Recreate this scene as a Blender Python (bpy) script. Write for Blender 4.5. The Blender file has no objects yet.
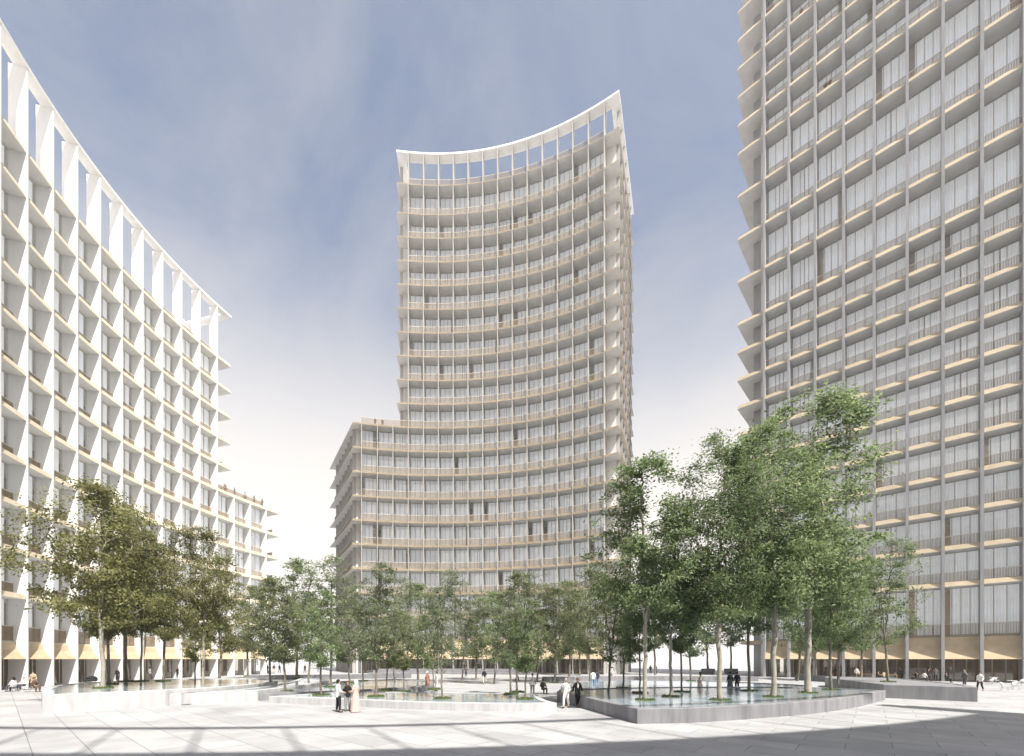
import bpy, bmesh, math, random
import numpy as np
from mathutils import Vector, Matrix, noise
PI = math.pi
R_ = math.radians
scene = bpy.context.scene
col = scene.collection
F, CX, HY, EYE = 430.0, 512.0, 659.0, 2.9      # focal length in pixels, principal column, horizon row, eye height
SUN_AZ, SUN_EL = 33.0, 54.0                      # sun: behind the camera, to its right


def at(px, py, z=0.0):
    """point at height z seen at a pixel of the photograph"""
    Y = F * (EYE - z) / (py - HY)
    return Vector(((px - CX) * Y / F, Y, z))


# ------------------------------------------------------------------ materials
def new_mat(name):
    m = bpy.data.materials.new(name)
    m.use_nodes = True
    nt = m.node_tree
    b = nt.nodes['Principled BSDF']
    return m, nt, b


def N(nt, typ, **kw):
    n = nt.nodes.new(typ)
    for k, v in kw.items():
        if k in n.inputs:
            n.inputs[k].default_value = v
        else:
            setattr(n, k, v)
    return n


def ramp(nt, src, stops):
    r = nt.nodes.new('ShaderNodeValToRGB')
    e = r.color_ramp.elements
    while len(e) < len(stops):
        e.new(0.5)
    for i, (p, c) in enumerate(stops):
        e[i].position = p
        e[i].color = (c[0], c[1], c[2], 1)
    nt.links.new(src, r.inputs[0])
    return r.outputs[0]


def mottled(name, c0, c1, scale=2.0, rough=0.7, detail=5, bump=0.0, stretch=None, spec=0.3, vary=0.0):
    m, nt, b = new_mat(name)
    tc = N(nt, 'ShaderNodeTexCoord')
    mp = N(nt, 'ShaderNodeMapping')
    if stretch:
        mp.inputs['Scale'].default_value = stretch
    nt.links.new(tc.outputs['Object'], mp.inputs[0])
    nz = N(nt, 'ShaderNodeTexNoise', Scale=scale, Detail=detail, Roughness=0.6)
    nt.links.new(mp.outputs[0], nz.inputs['Vector'])
    c = ramp(nt, nz.outputs['Fac'], [(0.3, c0), (0.7, c1)])
    if vary:
        oi = N(nt, 'ShaderNodeObjectInfo')
        mr = N(nt, 'ShaderNodeMapRange')
        mr.inputs['To Min'].default_value = 1 - vary
        mr.inputs['To Max'].default_value = 1 + vary
        nt.links.new(oi.outputs['Random'], mr.inputs['Value'])
        hs = N(nt, 'ShaderNodeHueSaturation')
        nt.links.new(mr.outputs[0], hs.inputs['Value'])
        nt.links.new(c, hs.inputs['Color'])
        c = hs.outputs[0]
    nt.links.new(c, b.inputs['Base Color'])
    b.inputs['Roughness'].default_value = rough
    b.inputs['Specular IOR Level'].default_value = spec
    if bump:
        bp = N(nt, 'ShaderNodeBump', Strength=bump, Distance=0.02)
        nt.links.new(nz.outputs['Fac'], bp.inputs['Height'])
        nt.links.new(bp.outputs[0], b.inputs['Normal'])
    return m


M = {}
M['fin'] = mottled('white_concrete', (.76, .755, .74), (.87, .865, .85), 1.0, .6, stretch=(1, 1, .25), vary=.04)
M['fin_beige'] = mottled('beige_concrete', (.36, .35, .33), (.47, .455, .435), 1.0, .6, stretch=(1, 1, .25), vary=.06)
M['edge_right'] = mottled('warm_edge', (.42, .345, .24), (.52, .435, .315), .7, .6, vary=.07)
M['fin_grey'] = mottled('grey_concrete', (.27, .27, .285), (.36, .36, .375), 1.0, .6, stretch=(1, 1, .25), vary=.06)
M['soffit'] = mottled('pale_soffit', (.60, .585, .56), (.70, .685, .66), .6, .7, vary=.04)
M['soffit_light'] = mottled('white_soffit', (.74, .725, .69), (.84, .825, .79), .6, .7, vary=.04)
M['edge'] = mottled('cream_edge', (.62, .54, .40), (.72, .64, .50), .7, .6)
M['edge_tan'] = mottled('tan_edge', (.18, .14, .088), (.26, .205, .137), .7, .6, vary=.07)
M['frame'] = mottled('window_frame', (.42, .40, .37), (.52, .49, .46), 2, .5)
M['frame_light'] = mottled('light_frame', (.62, .57, .49), (.72, .68, .60), 2, .5)
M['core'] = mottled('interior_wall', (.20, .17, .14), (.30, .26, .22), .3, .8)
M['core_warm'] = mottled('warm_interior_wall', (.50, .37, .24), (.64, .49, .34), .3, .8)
M['rail'] = mottled('bronze_railing', (.21, .155, .095), (.30, .23, .15), 2, .5)
M['rail_top'] = mottled('pale_handrail', (.55, .51, .46), (.66, .62, .57), 2, .4)
M['stone'] = mottled('pool_stone', (.17, .17, .185), (.30, .30, .315), 2.2, .6, 8, .3, (1, 1, .15))
M['stone_pale'] = mottled('pale_pool_stone', (.38, .38, .39), (.56, .56, .565), 2.2, .6, 8, .2, (1, 1, .15))
M['stone_dark'] = mottled('dark_stone', (.15, .155, .165), (.23, .235, .25), 1.1, .6, 8, .3)
M['wood'] = mottled('wood', (.42, .29, .16), (.54, .39, .23), 3, .5, stretch=(1, 8, 1))
M['white_plastic'] = mottled('white_plastic', (.76, .76, .76), (.82, .82, .82), 3, .35)
M['steel'] = mottled('steel', (.35, .35, .36), (.45, .45, .46), 5, .3)


def awning_mat():
    m, nt, b = new_mat('awning_cloth')
    tc = N(nt, 'ShaderNodeTexCoord')
    nz = N(nt, 'ShaderNodeTexNoise', Scale=1.1, Detail=4)
    nt.links.new(tc.outputs['Object'], nz.inputs['Vector'])
    c = ramp(nt, nz.outputs['Fac'], [(.3, (.68, .55, .36)), (.7, (.77, .65, .47))])
    nt.links.new(c, b.inputs['Base Color'])
    b.inputs['Roughness'].default_value = .8
    tr = N(nt, 'ShaderNodeBsdfTranslucent')
    nt.links.new(c, tr.inputs['Color'])
    mx = N(nt, 'ShaderNodeMixShader')
    mx.inputs[0].default_value = .35
    nt.links.new(b.outputs[0], mx.inputs[1])
    nt.links.new(tr.outputs[0], mx.inputs[2])
    nt.links.new(mx.outputs[0], nt.nodes['Material Output'].inputs[0])
    return m


M['awning'] = awning_mat()


def glass_mat(name, tint, refl=1.0):
    m, nt, b = new_mat(name)
    nt.nodes.remove(b)
    tr = N(nt, 'ShaderNodeBsdfTransparent')
    tr.inputs[0].default_value = (*tint, 1)
    gl = N(nt, 'ShaderNodeBsdfGlossy')
    gl.inputs['Roughness'].default_value = .03
    lw = N(nt, 'ShaderNodeLayerWeight')
    lw.inputs[0].default_value = .5
    fr = N(nt, 'ShaderNodeMath', operation='POWER')
    fr.inputs[1].default_value = 5
    nt.links.new(lw.outputs['Facing'], fr.inputs[0])
    ml = N(nt, 'ShaderNodeMath', operation='MULTIPLY_ADD')
    ml.inputs[1].default_value = refl * .9
    ml.inputs[2].default_value = .10
    nt.links.new(fr.outputs[0], ml.inputs[0])
    mx = N(nt, 'ShaderNodeMixShader')
    nt.links.new(ml.outputs[0], mx.inputs[0])
    nt.links.new(tr.outputs[0], mx.inputs[1])
    nt.links.new(gl.outputs[0], mx.inputs[2])
    nt.links.new(mx.outputs[0], nt.nodes['Material Output'].inputs[0])
    return m


M['glass'] = glass_mat('window_glass', (.96, .97, .98))
M['glass_dark'] = glass_mat('shop_glass', (.94, .92, .88))
M['glass_clear'] = glass_mat('balustrade_glass', (.90, .93, .93), .8)


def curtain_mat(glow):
    m, nt, b = new_mat('curtain_cloth_glow')
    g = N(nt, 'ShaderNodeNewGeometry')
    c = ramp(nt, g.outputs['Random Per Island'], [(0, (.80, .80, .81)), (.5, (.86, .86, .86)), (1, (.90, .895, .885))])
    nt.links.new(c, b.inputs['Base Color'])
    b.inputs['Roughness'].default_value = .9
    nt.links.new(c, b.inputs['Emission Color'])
    b.inputs['Emission Strength'].default_value = glow  # even glow added to brighten the shaded curtains; no lamp behind them
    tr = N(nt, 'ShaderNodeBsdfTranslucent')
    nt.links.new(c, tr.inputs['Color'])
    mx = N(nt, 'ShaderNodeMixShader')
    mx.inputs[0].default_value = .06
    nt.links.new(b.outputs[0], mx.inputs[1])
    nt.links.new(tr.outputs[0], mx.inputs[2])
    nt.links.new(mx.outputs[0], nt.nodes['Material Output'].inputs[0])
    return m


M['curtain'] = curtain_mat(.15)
M['curtain_extra_glow'] = curtain_mat(.24)  # same cloth, stronger added glow for the left tower's windows


def leaf_mat(name, dark, mid, light):
    m, nt, b = new_mat(name)
    g = N(nt, 'ShaderNodeNewGeometry')
    c = ramp(nt, g.outputs['Random Per Island'], [(0, dark), (.55, mid), (1, light)])
    oi = N(nt, 'ShaderNodeObjectInfo')
    hs = N(nt, 'ShaderNodeHueSaturation')
    mr = N(nt, 'ShaderNodeMapRange')
    mr.inputs['To Min'].default_value = .82
    mr.inputs['To Max'].default_value = 1.15
    nt.links.new(oi.outputs['Random'], mr.inputs['Value'])
    nt.links.new(mr.outputs[0], hs.inputs['Value'])
    nt.links.new(c, hs.inputs['Color'])
    nt.links.new(hs.outputs[0], b.inputs['Base Color'])
    b.inputs['Roughness'].default_value = .5
    b.inputs['Specular IOR Level'].default_value = .35
    tr = N(nt, 'ShaderNodeBsdfTranslucent')
    nt.links.new(hs.outputs[0], tr.inputs['Color'])
    mx = N(nt, 'ShaderNodeMixShader')
    mx.inputs[0].default_value = .55
    nt.links.new(b.outputs[0], mx.inputs[1])
    nt.links.new(tr.outputs[0], mx.inputs[2])
    nt.links.new(mx.outputs[0], nt.nodes['Material Output'].inputs[0])
    return m


M['leaf_olive'] = leaf_mat('olive_leaves', (.115, .120, .038), (.225, .235, .082), (.360, .350, .150))
M['leaf_green'] = leaf_mat('green_leaves', (.100, .145, .055), (.205, .275, .118), (.355, .430, .230))
M['leaf_mid'] = leaf_mat('mixed_leaves', (.110, .135, .052), (.205, .245, .105), (.330, .350, .180))
M['leaf_pale'] = leaf_mat('pale_leaves', (.120, .150, .080), (.210, .250, .140), (.300, .340, .210))
M['bark'] = mottled('bark', (.13, .11, .085), (.27, .24, .20), 9, .9, 6, .6, (1, 1, .25))
M['bark_pale'] = mottled('pale_bark', (.27, .25, .205), (.44, .41, .35), 9, .9, 6, .5, (1, 1, .3))
M['turf'] = mottled('turf', (.045, .07, .02), (.10, .13, .045), 14, .9, 6, .8)


def paving_mat(name, c1, c2, cm, rot, bw=2.4, bh=1.2):
    m, nt, b = new_mat(name)
    tc = N(nt, 'ShaderNodeTexCoord')
    mp = N(nt, 'ShaderNodeMapping')
    mp.inputs['Rotation'].default_value = (0, 0, R_(rot))
    mp.inputs['Location'].default_value = (.7, .55, 0)
    nt.links.new(tc.outputs['Object'], mp.inputs[0])
    br = N(nt, 'ShaderNodeTexBrick')
    br.inputs['Scale'].default_value = 1
    br.inputs['Brick Width'].default_value = bw
    br.inputs['Row Height'].default_value = bh
    br.inputs['Mortar Size'].default_value = .016
    br.inputs['Mortar Smooth'].default_value = .2
    br.inputs['Color1'].default_value = (*c1, 1)
    br.inputs['Color2'].default_value = (*c2, 1)
    br.inputs['Mortar'].default_value = (*cm, 1)
    nt.links.new(mp.outputs[0], br.inputs['Vector'])
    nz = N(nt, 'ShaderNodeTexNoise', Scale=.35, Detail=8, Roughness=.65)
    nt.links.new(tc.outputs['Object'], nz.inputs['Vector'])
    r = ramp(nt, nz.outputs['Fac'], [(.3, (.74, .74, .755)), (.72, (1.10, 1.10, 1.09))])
    fine = N(nt, 'ShaderNodeTexNoise', Scale=24, Detail=5)
    nt.links.new(tc.outputs['Object'], fine.inputs['Vector'])
    r2 = ramp(nt, fine.outputs['Fac'], [(.3, (.9, .9, .9)), (.7, (1.05, 1.05, 1.05))])
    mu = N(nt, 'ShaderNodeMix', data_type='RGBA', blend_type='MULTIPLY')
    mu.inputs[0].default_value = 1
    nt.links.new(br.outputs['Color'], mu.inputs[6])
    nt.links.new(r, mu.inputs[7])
    mu2 = N(nt, 'ShaderNodeMix', data_type='RGBA', blend_type='MULTIPLY')
    mu2.inputs[0].default_value = 1
    nt.links.new(mu.outputs[2], mu2.inputs[6])
    nt.links.new(r2, mu2.inputs[7])
    nt.links.new(mu2.outputs[2], b.inputs['Base Color'])
    b.inputs['Roughness'].default_value = .6
    b.inputs['Specular IOR Level'].default_value = .25
    return m


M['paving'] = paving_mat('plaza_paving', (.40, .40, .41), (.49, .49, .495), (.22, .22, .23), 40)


def water_mat():
    m, nt, b = new_mat('pool_water')
    b.inputs['Base Color'].default_value = (.26, .33, .385, 1)
    b.inputs['Roughness'].default_value = .06
    b.inputs['IOR'].default_value = 1.33
    b.inputs['Specular IOR Level'].default_value = .5
    tc = N(nt, 'ShaderNodeTexCoord')
    nz = N(nt, 'ShaderNodeTexNoise', Scale=1.6, Detail=4, Roughness=.55)
    nt.links.new(tc.outputs['Object'], nz.inputs['Vector'])
    bp = N(nt, 'ShaderNodeBump', Strength=.4, Distance=.06)
    nt.links.new(nz.outputs['Fac'], bp.inputs['Height'])
    nt.links.new(bp.outputs[0], b.inputs['Normal'])
    return m


M['water'] = water_mat()
_cl = {}


def cloth(rgb, rough=.85):
    k = tuple(round(c, 3) for c in rgb)
    if k not in _cl:
        _cl[k] = mottled('cloth', tuple(c * .85 for c in k), tuple(min(1, c * 1.12) for c in k), 7, rough, 4)
    return _cl[k]


SKIN = [mottled('skin', (.42, .26, .18), (.52, .33, .24), 6, .5), mottled('skin', (.25, .15, .10), (.32, .19, .13), 6, .5)]


# ------------------------------------------------------------------ mesh helpers
class MB:
    def __init__(self):
        self.v, self.f, self.mi = [], [], []

    def quad(self, *pts, mi=0):
        n = len(self.v)
        self.v += [tuple(p) for p in pts]
        self.f.append(tuple(range(n, n + len(pts))))
        self.mi.append(mi)

    def box(self, x0, x1, y0, y1, z0, z1, mi=0):
        n = len(self.v)
        self.v += [(x0, y0, z0), (x1, y0, z0), (x1, y1, z0), (x0, y1, z0), (x0, y0, z1), (x1, y0, z1), (x1, y1, z1), (x0, y1, z1)]
        for q in ((0, 3, 2, 1), (4, 5, 6, 7), (0, 1, 5, 4), (1, 2, 6, 5), (2, 3, 7, 6), (3, 0, 4, 7)):
            self.f.append(tuple(n + i for i in q))
            self.mi.append(mi)

    def tube(self, p0, p1, r0, r1, n=6, mi=0, caps=True):
        p0, p1 = Vector(p0), Vector(p1)
        d = (p1 - p0)
        if d.length < 1e-6:
            return
        d.normalize()
        a = d.orthogonal().normalized()
        b = d.cross(a)
        k = len(self.v)
        for p, r in ((p0, r0), (p1, r1)):
            for i in range(n):
                t = 2 * PI * i / n
                self.v.append(tuple(p + (a * math.cos(t) + b * math.sin(t)) * r))
        for i in range(n):
            j = (i + 1) % n
            self.f.append((k + i, k + j, k + n + j, k + n + i))
            self.mi.append(mi)
        if caps:
            self.f.append(tuple(k + i for i in reversed(range(n))))
            self.f.append(tuple(k + n + i for i in range(n)))
            self.mi += [mi, mi]

    def lathe(self, prof, n=16, mi=0, sx=1, sy=1, cx=0, cy=0):
        k = len(self.v)
        for r, z in prof:
            for i in range(n):
                t = 2 * PI * i / n
                self.v.append((cx + r * sx * math.cos(t), cy + r * sy * math.sin(t), z))
        for a in range(len(prof) - 1):
            for i in range(n):
                j = (i + 1) % n
                self.f.append((k + a * n + i, k + a * n + j, k + (a + 1) * n + j, k + (a + 1) * n + i))
                self.mi.append(mi)
        self.f.append(tuple(k + i for i in reversed(range(n))))
        self.f.append(tuple(k + (len(prof) - 1) * n + i for i in range(n)))
        self.mi += [mi, mi]

    def add(self, other, fn, mi=None):
        n = len(self.v)
        self.v += [fn(p) for p in other.v]
        self.f += [tuple(n + i for i in q) for q in other.f]
        self.mi += other.mi if mi is None else [mi] * len(other.f)

    def mesh(self, name, mats, smooth=False):
        me = bpy.data.meshes.new(name)
        me.from_pydata(self.v, [], self.f)
        for m in (mats if isinstance(mats, (list, tuple)) else [mats]):
            me.materials.append(m)
        me.polygons.foreach_set('material_index', self.mi)
        if smooth:
            me.polygons.foreach_set('use_smooth', [True] * len(self.f))
        me.update()
        return me

    def obj(self, name, mats, parent=None, smooth=False):
        return link(name, self.mesh(name, mats, smooth), parent)


def link(name, data, parent=None):
    o = bpy.data.objects.new(name, data)
    col.objects.link(o)
    if parent:
        o.parent = parent
    return o


def tag(o, label=None, cat=None, group=None, kind=None):
    if label: o['label'] = label
    if cat: o['category'] = cat
    if group: o['group'] = group
    if kind: o['kind'] = kind
    return o


def empty(name, loc=(0, 0, 0), rz=0.0):
    o = link(name, None)
    o.location = loc
    o.rotation_euler = (0, 0, rz)
    o.empty_display_size = .3
    return o


# ------------------------------------------------------------------ buildings
class Plan:
    """maps façade coordinates (u along the front, v into the building) to the ground plan"""
    def __init__(self, arc=None, line=None, shear=((0, 0), (1, 0))):
        self.arc, self.line, self.shear = arc, line, shear

    def P(self, u, v):
        kn = self.shear
        if u <= kn[0][0]:
            k = kn[0][1]
        elif u >= kn[-1][0]:
            k = kn[-1][1]
        else:
            for (a, ka), (b, kb) in zip(kn[:-1], kn[1:]):
                if a <= u <= b:
                    k = ka + (kb - ka) * (u - a) / (b - a)
                    break
        u = u + v * k
        if self.arc:
            (cx, cy), R, a0 = self.arc
            a = R_(a0) - u / R
            return Vector((cx + (R + v) * math.cos(a), cy + (R + v) * math.sin(a)))
        (px, py), (tx, ty) = self.line
        return Vector((px + u * tx - v * ty, py + u * ty + v * tx))

    def box(self, mb, u0, u1, v0, v1, z0, z1, mi=0, step=1.7):
        n = max(1, int(math.ceil((u1 - u0) / step)))
        k = len(mb.v)
        for i in range(n + 1):
            u = u0 + (u1 - u0) * i / n
            a, b = self.P(u, v0), self.P(u, v1)
            mb.v += [(a.x, a.y, z0), (b.x, b.y, z0), (b.x, b.y, z1), (a.x, a.y, z1)]
        for i in range(n):
            o = k + 4 * i
            for a, b in ((0, 1), (1, 2), (2, 3), (3, 0)):
                mb.f.append((o + a, o + b, o + 4 + b, o + 4 + a))
                mb.mi.append(mi)
        mb.f += [(k, k + 3, k + 2, k + 1), (k + 4 * n, k + 4 * n + 1, k + 4 * n + 2, k + 4 * n + 3)]
        mb.mi += [mi, mi]

    def slab(self, mb, u0, u1, v1, z, th=.5, lip=.3, mi_face=0, mi_edge=1, step=1.7, v0=0):
        """floor plate whose edge slopes outwards towards its foot"""
        n = max(1, int(math.ceil((u1 - u0) / step)))
        k = len(mb.v)
        for i in range(n + 1):
            ub = u0 + (u1 - u0) * i / n
            ut = u0 + lip + (u1 - u0 - 2 * lip) * i / n
            for (u, v, zz) in ((ub, v0, z - th), (ub, v1, z - th), (ut, v1 - lip, z), (ut, v0 + lip, z)):
                p = self.P(u, v)
                mb.v.append((p.x, p.y, zz))
        for i in range(n):
            o = k + 4 * i
            for (a, b), m in (((0, 1), mi_face), ((1, 2), mi_edge), ((2, 3), mi_face), ((3, 0), mi_edge)):
                mb.f.append((o + a, o + b, o + 4 + b, o + 4 + a))
                mb.mi.append(m)
        mb.f += [(k, k + 3, k + 2, k + 1), (k + 4 * n, k + 4 * n + 1, k + 4 * n + 2, k + 4 * n + 3)]
        mb.mi += [mi_edge, mi_edge]

    def frame(self, u, v, side=None):
        """origin and unit x axis (and y inwards) of a panel standing in the façade at (u, v)"""
        e = .05
        if side is None:
            x = self.P(u + e, v) - self.P(u - e, v)
        elif side == 'end':        # right-hand end face: the panel runs with v
            x = self.P(u, v + e) - self.P(u, v - e)
        else:                      # left-hand end face: runs against v
            x = self.P(u, v - e) - self.P(u, v + e)
        x.normalize()
        return self.P(u, v), x


def window_meshes(w, h, variant, rnd, frame_mat):
    pane, fr, cu = MB(), MB(), MB()
    pane.box(-w / 2 + .03, w / 2 - .03, -.012, .012, .03, h - .03)
    nm = 3 + variant % 2
    for i in range(nm + 1):
        x = -w / 2 + .05 + (w - .1) * i / nm
        fr.box(x - .035, x + .035, -.06, .06, .0, h)
    fr.box(-w / 2 + .085, w / 2 - .085, -.055, .055, .0, .07)
    fr.box(-w / 2 + .085, w / 2 - .085, -.055, .055, h - .07, h)
    spans = {0: [(-.98, .98)], 1: [(-.98, .55)], 2: [(-.98, -.05), (.03, .98)], 3: [(-.6, .98)], 4: [(-.98, .98)], 5: [(-.98, .2), (.5, .98)]}[variant]
    for a, b in spans:
        a, b = a * (w / 2 - .1), b * (w / 2 - .1)
        n = max(4, int((b - a) / .13))
        k = len(cu.v)
        y = .16
        for i in range(n + 1):
            x = a + (b - a) * i / n
            yy = y + (.045 if i % 2 else -.045) + rnd.uniform(-.02, .02)
            cu.v += [(x, yy, .04), (x, yy, h - .02)]
        for i in range(n):
            cu.f.append((k + 2 * i, k + 2 * i + 2, k + 2 * i + 3, k + 2 * i + 1))
            cu.mi.append(0)
    return pane, fr, cu


def rail_mesh(w, h=1.1):
    mb = MB()
    n = int(w / .125)
    for i in range(n):
        x = -w / 2 + w * (i + .5) / n
        mb.box(x - .026, x + .026, -.02, .02, .1, h - .05)
    mb.box(-w / 2, w / 2, -.035, .035, h - .05, h + .02, mi=1)
    mb.box(-w / 2, w / 2, -.03, .03, .05, .1)
    return mb


def shop_meshes(w, h, rnd, variant):
    """ground floor bay: pane, frame, door"""
    pane, fr, dr = MB(), MB(), MB()
    pane.box(-w / 2 + .03, w / 2 - .03, -.012, .012, .12, h - .02)
    xs = [-w / 2 + .06, -w / 6, w / 6, w / 2 - .06]
    for x in xs:
        fr.box(x - .05, x + .05, -.09, .09, 0, h)
    for x0, x1 in zip(xs[:-1], xs[1:]):
        fr.box(x0 + .05, x1 - .05, -.08, .08, 0, .12)
        fr.box(x0 + .05, x1 - .05, -.08, .08, h - .12, h)
    return pane, fr


def put(src, o, x, z):
    ox, oy = o.x, o.y
    yx, yy = -x.y, x.x

    def fn(p):
        return (ox + x.x * p[0] + yx * p[1], oy + x.y * p[0] + yy * p[1], z + p[2])
    return fn


def in_view(p, z):
    if p.y < 3:
        return 0
    px = CX + F * p.x / p.y
    py = HY - F * (z - EYE) / p.y
    return 1 / p.y if (-30 < px < 1054 and -40 < py < 700) else 0


def building(plan, label, fins, bay, ua, ub, levels, d, D, roof, crown, wing=None, can_z=2.9, edge=None,
             fin_mat=None, rail_v=.45, rail_h=1.1, base_rail=1.1, ends=(True, True), over=2.0, seed=1, parts=True, wall_gap=.6,
             group='towers round the plaza', core_mat=None, ground_v=1.2, frame_mat=None, end_fin=2.0, crown_d=None, ft=.075, band=.5, crown_mat=None, lip=.22, soffit=None, curtain=None, variants=(0, 0, 0, 0, 4, 4, 4, 2, 2, 1, 3)):
    """wing = (u_from, u_to, level index of its roof); levels = floor heights, the first one is the canopy floor"""
    rnd = random.Random(seed)
    edge = edge or M['edge']
    fin_mat = fin_mat or M['fin']
    frame_mat = frame_mat or M['frame']
    base = plan.P((ua + ub) / 2, D / 2)
    root = empty('tower_block', (0, 0, 0))
    root.location = (base.x, base.y, 0)
    off = Vector((-base.x, -base.y, 0))
    tag(root, label, 'tower', group)

    def sh(mb):
        mb.v = [(p[0] + off.x, p[1] + off.y, p[2]) for p in mb.v]
        return mb
    wl = wing[2] if wing else -1

    def urange(i):
        if wing and i <= wl:
            return min(ua, wing[0]), max(ub, wing[1])
        return ua, ub
    # floor plates
    for i, z in enumerate(levels):
        a, b = urange(i)
        mb = MB()
        plan.slab(mb, a - over, b + over, D + over, z, th=band, lip=lip, v0=d * .62 if i == 0 else 0)
        sh(mb).obj('floor_slab', [soffit or M['soffit'], edge], root)
    # inner core, one block per volume
    mb = MB()
    plan.box(mb, ua + 3, ub - 3, d + 3.2, D - 1, 0.02, levels[-1] - band)
    if wing:
        a, b = (wing[0] + 3, ua + 2.9) if wing[0] < ua else (ub - 2.9, wing[1] - 3)
        plan.box(mb, a, b, d + 3.2, D - 1.1, 0.02, levels[wl] - band)
    a, b = urange(0)
    sh(mb).obj('core_wall', core_mat or M['core'], root)
    mb = MB()
    plan.box(mb, ua, ub, D - .7, D, 0, levels[-1] - band - .01)
    if wing:
        w0, w1 = (wing[0], ua - .003) if wing[0] < ua else (ub + .003, wing[1])
        plan.box(mb, w0, w1, D - .72, D - .02, 0, levels[wl] - band - .01)
    sh(mb).obj('rear_wall', M['soffit'], root)
    # fins on the front: from the paving to the crown, or to the wing's roof
    for u in fins:
        in_tower = ua - .01 <= u <= ub + .01
        zt = crown if in_tower else levels[wl] - .05
        mb = MB()
        if crown_d and in_tower:
            plan.box(mb, u - .075, u + .075, -.06, d - .05, 0, roof)
            plan.box(mb, u - .045, u + .045, .02, crown_d * .4, roof, zt)
        else:
            plan.box(mb, u - ft, u + ft, -.06, d - .05, 0, zt)
        sh(mb).obj('fin', fin_mat, root)
    # plain wall panels between the outermost fins and the corners
    tf = [u for u in fins if ua - .01 <= u <= ub + .01]
    gaps = [(ua, tf[0] - .09, 0 if not (wing and wing[0] < ua) else wl, len(levels) - 1), (tf[-1] + .09, ub, 0 if not (wing and wing[1] > ub) else wl, len(levels) - 1)]
    if wing:
        gaps.append((wing[0], fins[0] - .09, 0, wl) if wing[0] < ua else (fins[-1] + .09, wing[1], 0, wl))
    for a, b, i0, i1 in gaps:
        if b - a > .3:
            mb = MB()
            plan.box(mb, a, b, d, d + .14, 0 if i0 == 0 else levels[i0] + .01, levels[i1] - .2)
            sh(mb).obj('corner_wall', M['soffit'], root)
    # fins and windows on the end faces
    stuff_pane, stuff_rail = MB(), MB()
    n_end = int((D - d - 1) / bay)
    heights = [round(levels[i + 1] - levels[i] - band, 3) for i in range(len(levels) - 1)]
    pro = {}
    bw = bay * ((plan.arc[1] + d) / plan.arc[1] if plan.arc else 1) - .02

    def proto(h, k):
        if (h, k) not in pro:
            pro[(h, k)] = window_meshes(bw, h, k, rnd, frame_mat)
        return pro[(h, k)]

    def merge(dst, trio, fn):
        for m_i, s in enumerate(trio):
            dst.add(s, fn, mi=m_i)
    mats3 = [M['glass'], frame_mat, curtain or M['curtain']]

    def end_faces(a, b, top_i, which, start_i=0):
        for side in which:
            u = b if side == 'end' else a
            for j in range(n_end + 1):
                v = d + .3 + j * bay
                mb = MB()
                zt = crown if (top_i == len(levels) - 1) else levels[top_i] - .05
                zb = 0 if start_i == 0 else levels[start_i] + .02
                if side == 'end':
                    plan.box(mb, u + .05, u + end_fin + .05, v - .075, v + .075, zb, zt)
                else:
                    plan.box(mb, u - end_fin - .05, u - .05, v - .075, v + .075, zb, zt)
                sh(mb).obj('fin', fin_mat, root)
            for i in range(start_i, top_i):
                for j in range(n_end):
                    v = d + .3 + (j + .5) * bay
                    o, x = plan.frame(u, v, side)
                    merge(stuff_pane, proto(heights[i], rnd.randrange(6)), put(None, o, x, levels[i]))
                    if i > 0:
                        o, x = plan.frame(u + (over - .2) * (1 if side == 'end' else -1), v, side)
                        stuff_rail.add(rails, put(None, o, x, levels[i]))
    rails = rail_mesh(bw - .02, rail_h)
    tall_rails = rail_mesh(bw - .02, base_rail)
    for sd in ('start', 'end'):
        low = wing and ((sd == 'start' and wing[0] < ua) or (sd == 'end' and wing[1] > ub))
        end_faces(ua, ub, len(levels) - 1, [sd], wl if low else 0)
    if wing:
        if wing[0] < ua:
            end_faces(wing[0], wing[1], wl, ['start'])
        else:
            end_faces(wing[0], wing[1], wl, ['end'])
    # front windows and railings
    wins, rls = [], []
    allu = [u for u in fins]
    for ui in range(len(allu) - 1):
        u = (allu[ui] + allu[ui + 1]) / 2
        in_tower = ua - .01 <= u <= ub + .01
        top = len(levels) - 1 if in_tower else wl
        for i in range(top + 1):
            if i < top:
                o, x = plan.frame(u, d)
                wins.append((in_view(o, levels[i] + 1), o, x, levels[i], heights[i]))
            if True:
                o, x = plan.frame(u, d - (min(rail_v, d * .3) if i == 0 else rail_v))
                rls.append((in_view(o, levels[i] + .5), o, x, levels[i], i == 0))
    wins.sort(key=lambda t: -t[0])
    rls.sort(key=lambda t: -t[0])
    meshes = {}
    for n, (vis, o, x, z, h) in enumerate(wins):
        k = rnd.choice(variants)
        trio = proto(h, k)
        if parts and n < 100 and vis > 0:
            if (h, k) not in meshes:
                meshes[(h, k)] = [trio[q].mesh(nm, mats3[q]) for q, nm in enumerate(('window', 'frame', 'curtain'))]
            a = link('window', meshes[(h, k)][0], root)
            a.location = (o.x + off.x, o.y + off.y, z)
            a.rotation_euler = (0, 0, math.atan2(x.y, x.x))
            link('frame', meshes[(h, k)][1], a)
            link('curtain', meshes[(h, k)][2], a)
        else:
            merge(stuff_pane, trio, put(None, o, x, z))
    rm = rails.mesh('railing', [M['rail'], M['rail_top']])
    rt = tall_rails.mesh('railing', [M['rail'], M['rail_top']])
    for n, (vis, o, x, z, low) in enumerate(rls):
        if parts and n < 100 and vis > 0:
            a = link('railing', rt if low else rm, root)
            a.location = (o.x + off.x, o.y + off.y, z)
            a.rotation_euler = (0, 0, math.atan2(x.y, x.x))
        else:
            stuff_rail.add(tall_rails if low else rails, put(None, o, x, z))
    if stuff_pane.v:
        tag(sh(stuff_pane).obj('window', mats3, root), kind='stuff')
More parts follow.
